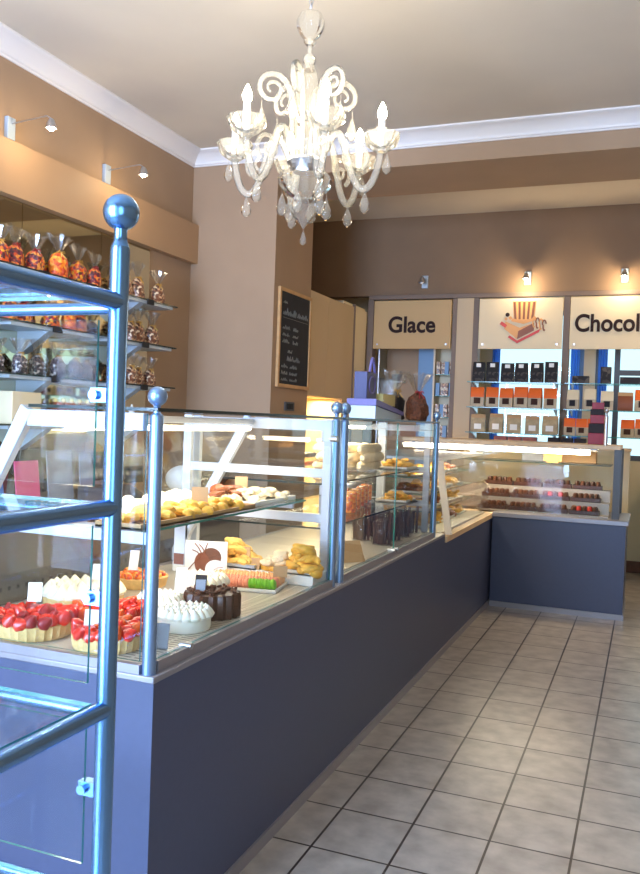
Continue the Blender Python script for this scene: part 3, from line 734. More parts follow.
# ------------------------------------------------------------------ left wall: mirrors, shelves, sweets
for i, (a, b) in enumerate(((-1.2, .15), (.155, 1.48), (1.485, 2.32), (2.325, 2.97))):
    o = obj('wall_mirror', B(XL+.001, XL+.008, a, b, 1.02, 2.925), 'mirror', smooth=False)
    tag(o, ['mirror panel at the front end of the left wall', 'mirror panel behind the first sweet bags on the left wall', 'mirror panel behind the middle of the left wall shelves', 'narrow mirror panel nearest the corner pillar'][i], 'mirror', 'left wall mirrors')
tierlab = ['top', 'second', 'third', 'lowest']
def wshelf(z, y0, lab):
    t = thing('wall_shelf', lab, 'shelf', (XL+.15, 1.6, z))
    glasspane('glass_board', t, XL+.012, XL+.30, y0, 2.95, z, z+.010, 'darkedge')
    for yc in (.55, 1.5, 2.5):
        b = G(); b.box(XL+.009, XL+.285, yc-.40, yc+.40, z-.022, z-.001)
        obj('support_plate', b, 'grey', t, bevel=.002)
        obj('bracket', G().prism([(XL+.009, z-.022), (XL+.26, z-.022), (XL+.05, z-.16), (XL+.009, z-.17)], yc-.035, yc+.035, lambda x, zz, tt: (x, tt, zz)), 'grey', t)
    return t
SZ = (2.44, 2.11, 1.79, 1.48)
for i, z in enumerate(SZ): wshelf(z, -.3, '%s glass shelf with grey brackets on the left mirror wall' % tierlab[i])
def candy_bag(mat, rib, s=1.0):
    t = thing('sweet_bag', 'x', 'sweet bag')
    g = G(); n = 18
    prof = [(.046, 0), (.058, .012), (.060, .04), (.056, .07), (.057, .095), (.044, .122), (.026, .138), (.013, .15)]
    for i, (r, z) in enumerate(prof):
        for k in range(n):
            a = 2*PI*k/n; rr2 = r*(1+R_(-.15, .15)); g.v.append((rr2*math.cos(a), rr2*.8*math.sin(a), z+R_(-.006, .006)*(i > 0)))
    for i in range(len(prof)-1):
        for k in range(n): g.f.append([i*n+k, i*n+(k+1) % n, (i+1)*n+(k+1) % n, (i+1)*n+k]); g.m.append(0)
    g.f.append(list(reversed(range(n)))); g.m.append(0); g.f.append([(len(prof)-1)*n+k for k in range(n)]); g.m.append(0)
    obj('sweets', g, mat, t, world=False)
    g = G(); n = 20
    for i, (r, z) in enumerate([(.012, .148), (.03, .175), (.055, .215), (.075, .245)]):
        for k in range(n):
            a = 2*PI*k/n; rr2 = r*(1+(.28 if k % 2 else -.28)*(i > 0)+R_(-.1, .1)); g.v.append((rr2*math.cos(a), rr2*.45*math.sin(a), z+R_(-.012, .012)*(i > 0)))
    for i in range(3):
        for k in range(n): g.f.append([i*n+k, i*n+(k+1) % n, (i+1)*n+(k+1) % n, (i+1)*n+k]); g.m.append(0)
    obj('cellophane_top', g, 'film', t, world=False)
    g = G().lathe([(.013, .142), (.018, .148), (.013, .154)], 12)
    for sg in (-1, 1): g.tube([(0, -.014, .148), (sg*.018, -.022, .156), (sg*.026, -.022, .146), (sg*.008, -.016, .147)], .003, 6)
    for sg in (-1, 1): g.tube([(0, -.014, .148), (sg*.010, -.03, .13), (sg*.016, -.04, .115)], .0025, 6)
    obj('ribbon', g, rib, t, world=False)
    return Proto(t)
PB = {k: candy_bag(k, r) for k, r in (('candy', 'ribbong'), ('candyo', 'ribbong'), ('candyd', 'ribbon'), ('nuts', 'ribbong'), ('nutd', 'ribbong'))}
colname = {'candy': 'mixed sweets', 'candyo': 'orange sweets', 'candyd': 'dark berry sweets', 'nuts': 'brown and cream sweets', 'nutd': 'silvery grey sweets'}
def bags(tier, spec):
    for i, (y, kind, s) in enumerate(spec):
        PB[kind].put((XL+.165+.02*math.sin(i*2.1), y, SZ[tier]+.010), PI/2+R_(-.3, .3), 'bag of %s on the %s left wall shelf, %s from front' % (colname[kind], tierlab[tier], ORD[i] if i < 12 else 'last'), 'bags of sweets on the %s wall shelf' % tierlab[tier], s)
bags(0, [(.95, 'candyo', 0.95), (1.10, 'candy', 0.99), (1.27, 'candyd', 1.07), (1.43, 'candyd', 1.03), (1.64, 'candyo', 1.20), (1.88, 'candy', 1.12), (2.04, 'candyd', 1.03), (2.26, 'nuts', 0.95), (2.44, 'nuts', 1.07), (2.57, 'nuts', 1.16), (2.83, 'nuts', 1.07)])
bags(1, [(.95, 'nuts', 0.86), (1.2, 'candyd', 0.95), (1.36, 'candyd', 0.95), (1.6, 'candy', 0.99), (1.76, 'candyo', 0.95), (1.92, 'candyd', 0.95), (2.32, 'nuts', 0.99), (2.47, 'nuts', 1.03), (2.62, 'nuts', 1.12), (2.79, 'nuts', 1.07)])
bags(2, [(1.12, 'nutd', 0.86), (1.3, 'nutd', 0.90), (1.5, 'nutd', 0.95), (1.68, 'nutd', 0.95), (1.84, 'nutd', 0.95), (2.0, 'nutd', 0.90), (2.36, 'nuts', 0.90), (2.5, 'nuts', 0.95), (2.64, 'nuts', 0.90), (2.78, 'nuts', 0.90)])
# clip-on shelf labels
lp = Proto(tag(obj('shelf_label', B(-.004, .004, -.045, .045, -.03, .012), 'black'), 'x', 'shelf label'))
for tier, ys in ((0, (1.36, 1.84, 2.55)), (1, (1.5, 2.5)), (2, (1.5, 2.5))):
    for i, y in enumerate(ys): lp.put((XL+.306, y, SZ[tier]), 0, 'black clip label on the %s left wall shelf edge, %s from the front' % (tierlab[tier], ORD[i]), 'black shelf labels')
# lowest tier goods
o = obj('gift_box', B(XL+.06, XL+.26, 1.16, 1.42, SZ[3]+.010, SZ[3]+.21), 'cream', bevel=.004); tag(o, 'cream carton on the lowest left wall shelf', 'box')
bp_ = thing('sauce_bottle', 'x', 'bottle')
obj('glass_body', G().lathe([(.030, 0), (.033, .008), (.033, .09), (.012, .125), (.012, .15)], 14), 'brownprint', bp_, world=False)
obj('label_band', G().lathe([(.034, .03), (.034, .08)], 14), 'yellow', bp_, world=False)
obj('cap', G().lathe([(.014, .148), (.016, .15), (.016, .17), (.012, .174)], 12), 'yellow', bp_, world=False)
BP = Proto(bp_)
for i in range(6): BP.put((XL+.20, 1.62+.085*i, SZ[3]+.010), 0, '%s small yellow-capped bottle from the cream carton on lowest wall shelf' % ORD[i].capitalize(), 'yellow-capped bottles', 1.0)
o = obj('display_cone', G().lathe([(.05, 0), (.048, .01), (.012, .13), (.004, .16)], 20, (0, 0, 0)), 'white'); o.location = (XL+.2, 2.5, SZ[3]+.010); tag(o, 'white cone stand on the lowest wall shelf near the pillar', 'stand')

# counter along the left wall
wc = thing('wall_counter', 'work counter along the left wall below the mirror shelves', 'counter', (-2.3, 1.5, 0))
obj('body', B(XL+.006, -2.02, -1.5, YP-.01, 0, .91), 'backdoor', wc); obj('worktop', B(XL, -2.0, -1.5, YP-.01, .91, .95), 'kitchen', wc, bevel=.003)
for y in (-.6, .3, 1.2, 2.1, 3.0): 
    d = obj('drawer', B(-2.02, -2.003, y-.43, y+.43, .62, .88), 'backdoor', wc, bevel=.003)
    obj('handle', G().tube([(-2.003, y-.1, .75), (-1.98, y-.1, .75), (-1.98, y+.1, .75), (-2.003, y+.1, .75)], .006, 8), 'alu', d)
def leaflet(x, y, z, w, h, mat, rz, tilt, name, label, cat='leaflet', d=.008):
    t = obj(name, G().obox((0, 0, h/2), (w, d, h)), mat, bevel=.001); t.location = (x, y, z); t.rotation_euler = (tilt, 0, rz)
    return tag(t, label, cat)
z = .9505
def flatpile(x, y, w, h, n, mat, rz, label, cat='papers'):
    g = G()
    for k in range(n): g.obox((R_(-.004, .004), R_(-.004, .004), .002+.004*k), (w, h, .0038), Matrix.Rotation(R_(-.05, .05), 3, 'Z'))
    t = obj('paper_stack', g, mat); t.location = (x, y, z); t.rotation_euler = (0, 0, rz); return tag(t, label, cat)
flatpile(-2.2, 1.3, .3, .22, 8, 'blue', .3, 'stack of blue printed papers on the left wall counter')
flatpile(-2.2, 1.75, .25, .3, 6, 'pinkp', -.1, 'stack of pink printed papers on the left wall counter')
leaflet(-2.45, 1.12, z, .24, .30, 'blue', PI/2, -.12, 'leaflet', 'blue leaflet leaning below the left wall shelves nearest the front')
leaflet(-2.44, 1.45, z, .22, .30, 'pinkp', PI/2, -.12, 'leaflet', 'pink leaflet leaning beside the blue one')
leaflet(-2.45, 1.78, z, .26, .36, 'greypap', PI/2, -.1, 'leaflet', 'first grey sheet leaning on the wall right of the pink leaflet')
leaflet(-2.45, 2.12, z, .26, .34, 'greypap', PI/2, -.1, 'leaflet', 'second grey sheet leaning on the wall further toward the pillar')
leaflet(-2.46, 2.40, z, .14, .40, 'kraft', PI/2, -.08, 'leaflet', 'tan card leaning on the wall beside the grey sheets')
rg = thing('cash_register', 'dark till with tilted screen on the left wall counter', 'till', (-2.2, 2.0, z), PI/2)
obj('body', G().prism([(-.16, 0), (.16, 0), (.16, .12), (-.05, .12), (-.16, .06)], -.17, .17, lambda y, zz, x: (x, y, zz)), 'dgrey', rg, world=False, bevel=.006)
obj('screen', G().obox((0, .05, .26), (.28, .025, .20), Matrix.Rotation(-.25, 3, 'X')), 'black', rg, world=False, bevel=.004)
obj('stand', G().tube([(0, .08, .11), (0, .07, .20)], .02, 10), 'dgrey', rg, world=False)
bw = thing('covered_bowl', 'black bowl with clear domed lid seen through the first case', 'bowl', (-2.25, 3.42, z))
obj('bowl', G().lathe([(.09, 0), (.12, .02), (.19, .10), (.20, .15), (.185, .15), (.11, .03), (.02, .02)], 28), 'black', bw, world=False)
obj('dome_lid', G().lathe([(.195, .151), (.185, .20), (.14, .25), (.07, .28), (.015, .29), (.015, .31), (.001, .312)], 28), 'clearfilm', bw, world=False)
sb = obj('flour_sack', G().ball((0, 0, .10), .15, 18, sq=(1, .75, .75)), 'paper'); sb.location = (-2.22, 2.98, z+.013); tag(sb, 'soft white bag on the wall counter beside the black bowl', 'bag')

# ------------------------------------------------------------------ cakes and pastries in the first case
ZD = .8615
CAKES = {}
def cakebase(name, label, cat, x, y, z=ZD): return thing(name, label, cat, (x, y, z))
def tart(x, y, r, label, second, h=.045):
    t = cakebase('fruit_tart', label, 'tart', x, y)
    obj('crust', G().lathe([(r*.93, 0), (r, h*.3), (r*1.03, h), (r*.95, h*1.05), (r*.93, h*.75), (.01, h*.7)], 60, flute=.02, nfl=30), 'crust', t, world=False)
    obj('cream_filling', G().lathe([(r*.935, h*.72), (r*.9, h*1.0), (r*.5, h*1.2), (.01, h*1.25)], 40), 'cream_w', t, world=False)
    protos = []
    for m in ('straw', second):
        g = G().lathe([(.002, 0), (.016, .004), (.019, .012), (.013, .028), (.003, .038)], 10)
        me = obj('strawberry' if m == 'straw' else 'fruit_slice', g, m, t, world=False); protos.append(me)
    first = [True, True]; n = 0
    for ring, (rr_, cnt) in enumerate(((.86*r, int(r*150)), (.60*r, int(r*105)), (.33*r, int(r*60)), (.08*r, 2))):
        for k in range(cnt):
            a = 2*PI*k/cnt+ring*.4; w = 1 if random.random() < .42 else 0
            if first[w]: o = protos[w]; first[w] = False
            else: o = protos[w].copy(); C.objects.link(o); o.parent = t
            o.location = (rr_*math.cos(a), rr_*math.sin(a), h*.98+.012*(1-rr_/r)); o.rotation_euler = (R_(-.4, .4)+.9*math.sin(a), R_(-.4, .4)-.9*math.cos(a)*0+.5, a)
            s = R_(.95, 1.35); o.scale = (s, s, s)
    return t
tart(-.25, -.715, .105, 'strawberry tart nearest the corner post, white card on top', 'straw2')
tart(-.405, -.49, .118, 'strawberry tart behind the corner tart, beside the meringue cake', 'straw2')
tart(-.545, -.70, .12, 'red and purple fruit tart at the left end of the case', 'ribbon')
def dollop_cake(name, label, x, y, r, h, nr, mat='meringue', dr=.026):
    t = cakebase(name, label, 'cake', x, y)
    obj('base', G().lathe([(r*.97, 0), (r, h*.2), (r, h*.9), (r*.95, h), (.01, h)], 40), 'crust' if nr > 1 else mat, t, world=False)
    g = G()
    for k, (q, cnt) in enumerate(((.86, 20), (.62, 14), (.36, 8), (.08, 2))):
        for i in range(cnt):
            a = 2*PI*i/cnt+k*.3; s = R_(.9, 1.15)
            g.lathe([(dr*1.0*s, 0), (dr*1.1*s, dr*.4), (dr*.75*s, dr*1.0), (dr*.25*s, dr*1.6), (.001, dr*1.8)], 12, (q*r*math.cos(a), q*r*math.sin(a), h-.004))
    obj('meringue_topping', g, mat, t, world=False)
    return t
dollop_cake('meringue_cake', 'large white meringue cake at the back by the perforated panel', -.66, -.30, .145, .05, 2)
dollop_cake('cream_cake', 'round white cream cake beside the corner post grille', -.17, -.40, .09, .045, 1, 'cream_w', .02)
dollop_cake('cream_cake', 'white cream cake behind the chocolate cake in front of the picture card', -.36, .05, .10, .06, 1, 'cream_w', .022)
dollop_cake('cream_cake', 'white cream cake behind the tarts near the dark plaque', -.33, -.30, .078, .05, 1, 'cream_w', .022)
t = cakebase('chocolate_cake', 'dark fluted chocolate cake standing alone on the case grille', 'cake', -.18, -.19)
obj('body', G().lathe([(.098, 0), (.10, .01), (.10, .075), (.095, .085), (.01, .085)], 72, flute=.05, nfl=18), 'choc', t, world=False)
g = G()
for k in range(70):
    a = R_(0, 2*PI); q = .09*math.sqrt(random.random()); g.obox((q*math.cos(a), q*math.sin(a), .088+R_(0, .006)), (R_(.008, .02), R_(.005, .01), R_(.006, .012)), Matrix.Rotation(R_(0, 6), 3, 'Z') @ Matrix.Rotation(R_(-.6, .6), 3, 'X'))
obj('chocolate_shavings', g, 'choccrumb', t, world=False)
t = cakebase('almond_tart', 'flat golden almond tart on the deck beside the dark plaque', 'tart', -.37, -.125); t.scale = (.75, .75, .75)
obj('crust', G().lathe([(.075, 0), (.085, .025), (.08, .028), (.01, .026)], 40, flute=.02, nfl=20), 'crust', t, world=False)
obj('almond_topping', G().lathe([(.078, .026), (.07, .034), (.01, .038)], 30), 'croissant', t, world=False)
t = cakebase('fruit_tart', 'amber glazed fruit tart by the perforated panel behind the meringue cake', 'tart', -.70, .12)
obj('crust', G().lathe([(.11, 0), (.12, .04), (.11, .042), (.01, .036)], 40, flute=.02, nfl=24), 'crust', t, world=False)
g = G()
for k in range(40):
    a = R_(0, 2*PI); q = .1*math.sqrt(random.random()); g.ball((q*math.cos(a), q*math.sin(a), .046), .016, 8)
obj('fruit_topping', g, 'candyo', t, world=False)
# price cards
def card(x, y, z, w, h, mat, rz, label, tilt=-.25):
    g = G(); g.obox((0, 0, h/2), (w, .002, h)); g.obox((0, h*.12, .002), (w*.8, h*.3, .002))
    o = obj('price_card', g, mat); o.location = (x, y, z); o.rotation_euler = (tilt*0, 0, rz)
    me = o.data
    for v in me.vertices:
        if v.co.z > .01: v.co.y += -tilt*v.co.z
    return tag(o, label, 'price card', 'price cards')
card(-.27, -.77, ZD+.075, .05, .045, 'paper', .35, 'white price card on the strawberry tart nearest the corner')
card(-.60, -.64, ZD+.085, .045, .06, 'paper', .5, 'white price card on the red and purple tart')
card(-.62, -.27, ZD+.095, .05, .055, 'paper', .3, 'white price card on the large meringue cake')
card(-.72, .10, ZD+.062, .04, .08, 'paper', .2, 'tall white price card on the amber glazed tart')
card(-.205, -.235, ZD+.090, .034, .04, 'greypap', .4, 'small grey price card on the chocolate cake')
card(-.10, -.66, ZD, .05, .075, 'backdoor', .25, 'dark plaque leaning at the foot of the corner post')
card(-.27, -.13, ZD, .045, .12, 'board', .25, 'tall dark plaque between the cream cakes')
card(-.32, -.195, ZD, .04, .15, 'paper', .25, 'tall white plaque behind the dark plaque')
# picture card
t = thing('picture_card', 'white card with cherry drawing standing behind the macarons', 'card', (-.52, .36, ZD), .30)
obj('card', G().obox((0, 0, .085), (.19, .006, .17)).obox((0, .04, .004), (.14, .08, .004)), 'paper', t, world=False)
def disc(cx, cz, rx, rz_, n=20): return [(cx+rx*math.cos(2*PI*k/n), cz+rz_*math.sin(2*PI*k/n)) for k in range(n)]
def fc(name, poly, mat, d0=-.0045, d1=-.0031): return obj(name, G().prism(poly, d0, d1, lambda x, zz, tt: (x, tt, zz)), mat, t, world=False)
fc('printed_fruit', disc(.025, .10, .045, .042), 'wood'); fc('printed_fruit', disc(-.015, .075, .034, .045), 'brownprint', -.006, -.0046)
fc('printed_circle', disc(.045, .05, .045, .04), 'white', -.0075, -.0061)
g = G()
for a, b in (((-.085, .03), (-.02, .10)), ((-.05, .16), (-.015, .11)), ((-.03, .155), (.0, .115)), ((.01, .165), (-.005, .12)), ((-.06, .13), (-.02, .105)), ((.03, .04), (.08, .06))):
    g.tube([(a[0], -.006, a[1]), ((a[0]+b[0])/2, -.006, (a[1]+b[1])/2+.006), (b[0], -.006, b[1])], .0022, 5)
obj('printed_stalks', g, 'brownprint', t, world=False)
t = thing('hanging_card', 'narrow white card hanging under the case shelf by the corner post', 'card', (-.235, -.34, 1.09))
obj('card', B(-.255, -.212, -.342, -.338, 1.06, 1.205), 'paper', t); obj('printed_picture', B(-.253, -.214, -.3445, -.3423, 1.062, 1.10), 'brownprint', t)

# macarons on a tray
tr = thing('macaron_tray', 'white tray under the pink and green macarons', 'tray', (-.31, .33, ZD), .18)
def tray_geo(w, d, h=.014, lip=.008):
    g = G(); g.obox((0, 0, .003), (w, d, .006))
    for sx in (-1, 1): g.obox((sx*(w/2-.003), 0, h/2), (.006, d, h))
    for sy in (-1, 1): g.obox((0, sy*(d/2-.003), h/2), (w-.012, .006, h))
    return g
obj('tray', tray_geo(.33, .22), 'tray', tr, world=False)
mac = {}
for m in ('pink', 'peach', 'green'):
    g = G().lathe([(.004, -.016), (.017, -.0155), (.0225, -.010), (.023, -.005), (.0195, -.0035), (.0195, .0035), (.023, .005), (.0225, .010), (.017, .0155), (.004, .016)], 16)
    mac[m] = Proto(tag(obj('macaron', g, m), 'x', 'macaron'))
mt = Matrix.Rotation(.18, 3, 'Z')
for r in range(4):
    for k in range(11):
        p = mt @ Vector((-.137+.0275*k, -.075+.05*r, 0)); kind = 'green' if (k >= 7 and r == 0) else ('pink' if r < 2 else 'peach')
        if kind == 'green': lab = 'green macaron in the front row of the tray'; gp = 'green macarons'
        else: lab = '%s macaron in the %s row of the white tray' % (kind, ['front', 'second', 'third', 'back'][r]); gp = '%s macarons %s row' % (kind, ['front', 'second', 'third', 'back'][r])
        mac[kind].put((tr.location.x+p.x, tr.location.y+p.y, ZD+.006+.0235), 0, lab, gp, rot=(.0, PI/2-.18, .18))
card(-.165, .37, ZD+.046, .06, .045, 'kraft', .3, 'tan price card at the green end of the macaron tray')
# biscuits: heaps
def heap(proto, cx, cy, cz, w, d, n, lab, gp, rz=0, layers=3, zstep=.016, tilt=.5, sc_=(.85, 1.15)):
    m = Matrix.Rotation(rz, 3, 'Z'); k = 0
    for i in range(n):
        lay = min(layers-1, int(layers*(i/n)**1.3)); f = 1-.28*lay
        p = m @ Vector((R_(-w/2, w/2)*f, R_(-d/2, d/2)*f, 0))
        proto.put((cx+p.x, cy+p.y, cz+.014+zstep*lay), 0, lab, gp, R_(*sc_), (R_(-tilt, tilt), R_(-tilt, tilt), R_(0, 6)))
def round_biscuit(m):
    return Proto(tag(obj('biscuit', G().lathe([(.012, -.009), (.026, -.007), (.03, 0), (.026, .009), (.014, .014), (.002, .015)], 14, flute=.05, nfl=7), m), 'x', 'biscuit'))
def crescent(m, name='pastry'):
    pts = [(.036*math.cos(a), .036*math.sin(a)-.015, .002*math.sin(3*a)) for a in [PI*(-.05+1.1*k/12) for k in range(13)]]
    return Proto(tag(obj(name, G().tube(pts, [.005+.013*math.sin(PI*k/12) for k in range(13)], 10), m), 'x', 'pastry'))
RB, RB2, CR = round_biscuit('biscuit'), round_biscuit('bread'), crescent('croissant')
def board(x, y, z0, w, d, m, rz, label, legs=0):
    t = obj('serving_board', G().lathe([(.46, 0), (.5, .004), (.5, .016), (.47, .02), (.01, .02)], 40, ax=Matrix.Diagonal((w, d, 1))), m); t.location = (x, y, z0); t.rotation_euler = (0, 0, rz)
    return tag(t, label, 'board')
o = obj('display_riser', B(-.35, .35, -.085, .085, 0, .045), 'tray', bevel=.003); o.location = (-.40, .545, ZD); tag(o, 'low white riser under the biscuits at the case divider', 'riser')
ZR2 = ZD+.0455
b1 = obj('biscuit_tray', tray_geo(.28, .15, .02), 'grey'); b1.location = (-.47, .535, ZR2); tag(b1, 'grey tray under the biscuit heap behind the picture card', 'tray')
heap(RB, -.47, .535, ZR2+.006, .24, .10, 46, 'golden biscuit heaped on the grey tray behind the picture card', 'biscuits on the grey tray', 0, 4, .026, .5, (1.1, 1.4))
board(-.245, .535, ZR2, .17, .14, 'croissant', 0, 'oval golden board under the pale biscuits beside the macarons')
heap(RB2, -.245, .535, ZR2+.016, .12, .08, 22, 'pale biscuit on the oval golden board', 'biscuits on the oval board', 0, 3, .018, .4, (.95, 1.2))
b1 = obj('pastry_tray', tray_geo(.11, .15, .02), 'tray'); b1.location = (-.115, .535, ZR2)

tag(b1, 'white tray under the crescents by the case divider', 'tray')
heap(CR, -.125, .535, ZR2+.012, .11, .09, 30, 'golden crescent pastry heaped by the case divider', 'crescents by the divider', 0, 4, .024, .5, (1.15, 1.4))
card(-.40, .50, ZR2+.03, .045, .06, 'kraft', .2, 'tan price card among the golden biscuits')
card(-.335, .475, ZR2, .04, .05, 'kraft', .2, 'tan price card in front of the oval golden board')
# pastries on the glass shelf
ZS = 1.2205
def strip_tray(x, y, w, l, m, label, rz=0):
    o = obj('pastry_tray', tray_geo(w, l, .018), m); o.location = (x, y, ZS); o.rotation_euler = (0, 0, rz); return tag(o, label, 'tray')
strip_tray(-.26, -.27, .17, .80, 'kraft', 'brown tray of nut pastries at the front of the glass shelf')
NUT = Proto(tag(obj('nut_pastry', G().lathe([(.012, -.01), (.022, -.008), (.026, .0), (.02, .012), (.008, .018), (.001, .019)], 12, flute=.12, nfl=5), 'croissant'), 'x', 'pastry'))
heap(NUT, -.26, -.27, ZS+.006, .14, .74, 90, 'golden nut pastry on the brown shelf tray', 'nut pastries on the brown tray', 0, 2, .012)
strip_tray(-.46, -.16, .20, .80, 'tray', 'white tray of pale pastries at the back of the glass shelf')
CRM = Proto(tag(obj('cream_pastry', G().lathe([(.02, -.01), (.027, -.006), (.025, .006), (.014, .016), (.001, .02)], 12), 'cream_w'), 'x', 'pastry'))
heap(CRM, -.46, -.16, ZS+.006, .17, .74, 60, 'white cream pastry on the long shelf tray', 'white pastries on the shelf', 0, 2, .016)
strip_tray(-.33, .38, .26, .42, 'tray', 'white tray at the far tip of the glass shelf')
heap(RB2, -.33, .38, ZS+.006, .22, .36, 40, 'pale biscuit on the tray at the far tip of the shelf', 'pale biscuits on the shelf tip', 0, 2)
PKB = round_biscuit('brownprint')
heap(PKB, -.41, .30, ZS+.02, .12, .22, 16, 'brown biscuit among the pale ones at the shelf tip', 'brown biscuits on the shelf tip', 0, 2)
card(-.24, -.20, ZS+.03, .06, .07, 'kraft', .5, 'tan price card standing among the nut pastries on the shelf')
card(-.38, .40, ZS+.03, .055, .07, 'kraft', .4, 'tan price card at the tip of the glass shelf')

# ------------------------------------------------------------------ goods in the middle case
loaf = Proto(tag(obj('baguette', G().tube([(0, -.22+.044*k, 0) for k in range(11)], [.012]+[.03+.002*(k % 2) for k in range(9)]+[.012], 12), 'bread'), 'x', 'bread'))
for i in range(4):
    for j in range(3):
        loaf.put((-.52+.075*i+.02*(j % 2), 1.86+.02*i, 1.287+.032+.05*j), .05*(i-2), 'pale baguette stacked on the top shelf of the middle case', 'baguettes on the top shelf')
jr = thing('preserve_jar', 'x', 'jar')
obj('glass_body', G().lathe([(.042, 0), (.046, .008), (.046, .11), (.036, .13), (.036, .14)], 16), 'clearfilm', jr, world=False)
obj('filling', G().lathe([(.040, .004), (.043, .012), (.043, .10), (.02, .105)], 16), 'candyo', jr, world=False)
obj('lid', G().lathe([(.039, .138), (.041, .141), (.041, .158), (.036, .161)], 16), 'alu', jr, world=False)
jr2 = thing('preserve_jar', 'x', 'jar')
obj('glass_body', G().lathe([(.042, 0), (.046, .008), (.046, .11), (.036, .13), (.036, .14)], 16), 'clearfilm', jr2, world=False)
obj('filling', G().lathe([(.040, .004), (.043, .012), (.043, .10), (.02, .105)], 16), 'green', jr2, world=False)
obj('lid', G().lathe([(.039, .138), (.041, .141), (.041, .158), (.036, .161)], 16), 'alu', jr2, world=False)
J1, J2 = Proto(jr), Proto(jr2)
for i in range(9):
    P = J2 if i in (3, 7) else J1
    P.put((-.25-.11*(i % 2)-.02*i, 1.45+.095*i, 1.0785), 0, '%s %s jar from the near end on the middle case shelf' % (ORD[i].capitalize(), 'green' if P is J2 else 'orange'), 'jars on the middle shelf')
# trays of yellow pastries on the far half of both shelves
for i, (zz, yy) in enumerate(((1.287, 2.30), (1.0785, 2.30))):
    o = obj('pastry_tray', tray_geo(.20, .24, .018), 'tray'); o.location = (-.23, yy, zz); tag(o, 'white tray of yellow pastries on the %s shelf of the middle case' % ('top', 'lower')[i], 'tray')
    heap(CR, -.23, yy, zz+.01, .15, .18, 14, 'yellow pastry on the %s shelf tray of the middle case' % ('top', 'lower')[i], 'yellow pastries %s shelf' % ('top', 'lower')[i], 0, 2, .02)
# chocolate stick bags at the bottom
cs = thing('chocolate_bag', 'x', 'bag')
g = G()
for k in range(14): a = R_(0, 6.3); q = .05*math.sqrt(random.random()); g.tube([(q*math.cos(a), q*.7*math.sin(a), .004), (q*1.1*math.cos(a), q*.75*math.sin(a), R_(.13, .18))], .0085, 7)
obj('chocolate_sticks', g, 'choc', cs, world=False)
obj('clear_bag', G().lathe([(.062, 0), (.068, .02), (.064, .17), (.03, .215), (.045, .25)], 18, ax=Matrix.Diagonal((1, .8, .72))), 'clearfilm', cs, world=False)
CS = Proto(cs)
for i in range(7): CS.put((-.14-.16*(i % 2), 1.75+.10*i, .8755), 0, '%s clear bag of chocolate sticks on the floor of the middle case' % ORD[i], 'bags of chocolate sticks')
t = obj('menu_card', G().prism([(-.06, 0), (.06, 0), (0, .10)], -.09, .09, lambda x, zz, tt: (tt, x, zz)), 'kraft'); t.location = (-.14, 1.10, .8755); t.rotation_euler = (0, 0, .9); tag(t, 'tan folded card on the floor of the middle case', 'card')
heap(RB, -.3, .95, .8755, .12, .12, 8, 'golden biscuit beside the tan folded card', 'biscuits by the folded card', 0, 2)

# on top of the middle case
vb = thing('gift_box', 'violet box with sloping lid on top of the middle case', 'box', (-.33, 1.98, 1.598))
obj('carton', G().prism([(1.74, 1.599), (2.28, 1.599), (2.28, 1.63), (1.74, 1.675)], -.37, -.21, lambda y, zz, x: (x, y, zz)), 'grey', vb)
obj('lid', G().prism([(1.72, 1.678), (2.30, 1.630), (2.30, 1.652), (1.72, 1.715)], -.38, -.20, lambda y, zz, x: (x, y, zz)), 'violet', vb)
gb = thing('gift_bag', 'navy paper gift bag with handle on the violet box', 'bag', (-.33, 1.80, 1.715))
m = Matrix.Rotation(0, 3, 'Z')
obj('bag', G().obox((-.31, 1.84, 1.795), (.08, .18, .16)), 'navy', gb, bevel=.003)
obj('handle', G().tube([(-.27, 1.84-.05+.10*k/12, 1.873+.085*math.sin(PI*k/12)) for k in range(13)], .008, 8), 'violet', gb)
obj('printed_ring', G().tube([(-.269, 1.84+.055*math.cos(2*PI*k/20), 1.80+.05*math.sin(2*PI*k/20)) for k in range(20)], .006, 6, closed=True), 'violet', gb)
pbx = thing('sweet_box', 'clear plastic box of pale sweets beside the navy bag', 'box', (-.33, 2.1, 1.66))
obj('clear_box', G().obox((-.30, 2.10, 1.765), (.13, .28, .17)), 'clearfilm', pbx); obj('sweets', G().obox((-.30, 2.10, 1.72), (.12, .26, .07)), 'yellow', pbx)
gbags = [candy_bag('packdark', 'ribbong'), candy_bag('choccrumb', 'ribbon')]
for i, (x, y, s) in enumerate(((-.30, 2.62, 1.5), (-.16, 2.62, 1.45))): pass
gsh = thing('case_top_shelf', 'narrow glass shelf at the far end of the middle case top', 'shelf', (-.4, 2.47, 1.598))
GB = gbags
GB[0].put((-.29, 2.385, 1.5985), 1.1, 'dark chocolate gift bag with pale cellophane on the middle case top', 'chocolate gift bags', 1.3)
GB[1].put((-.14, 2.40, 1.5985), .9, 'brown chocolate gift bag with red ribbon on the middle case top', 'chocolate gift bags', 1.25)
bpy.data.objects.remove(gsh)

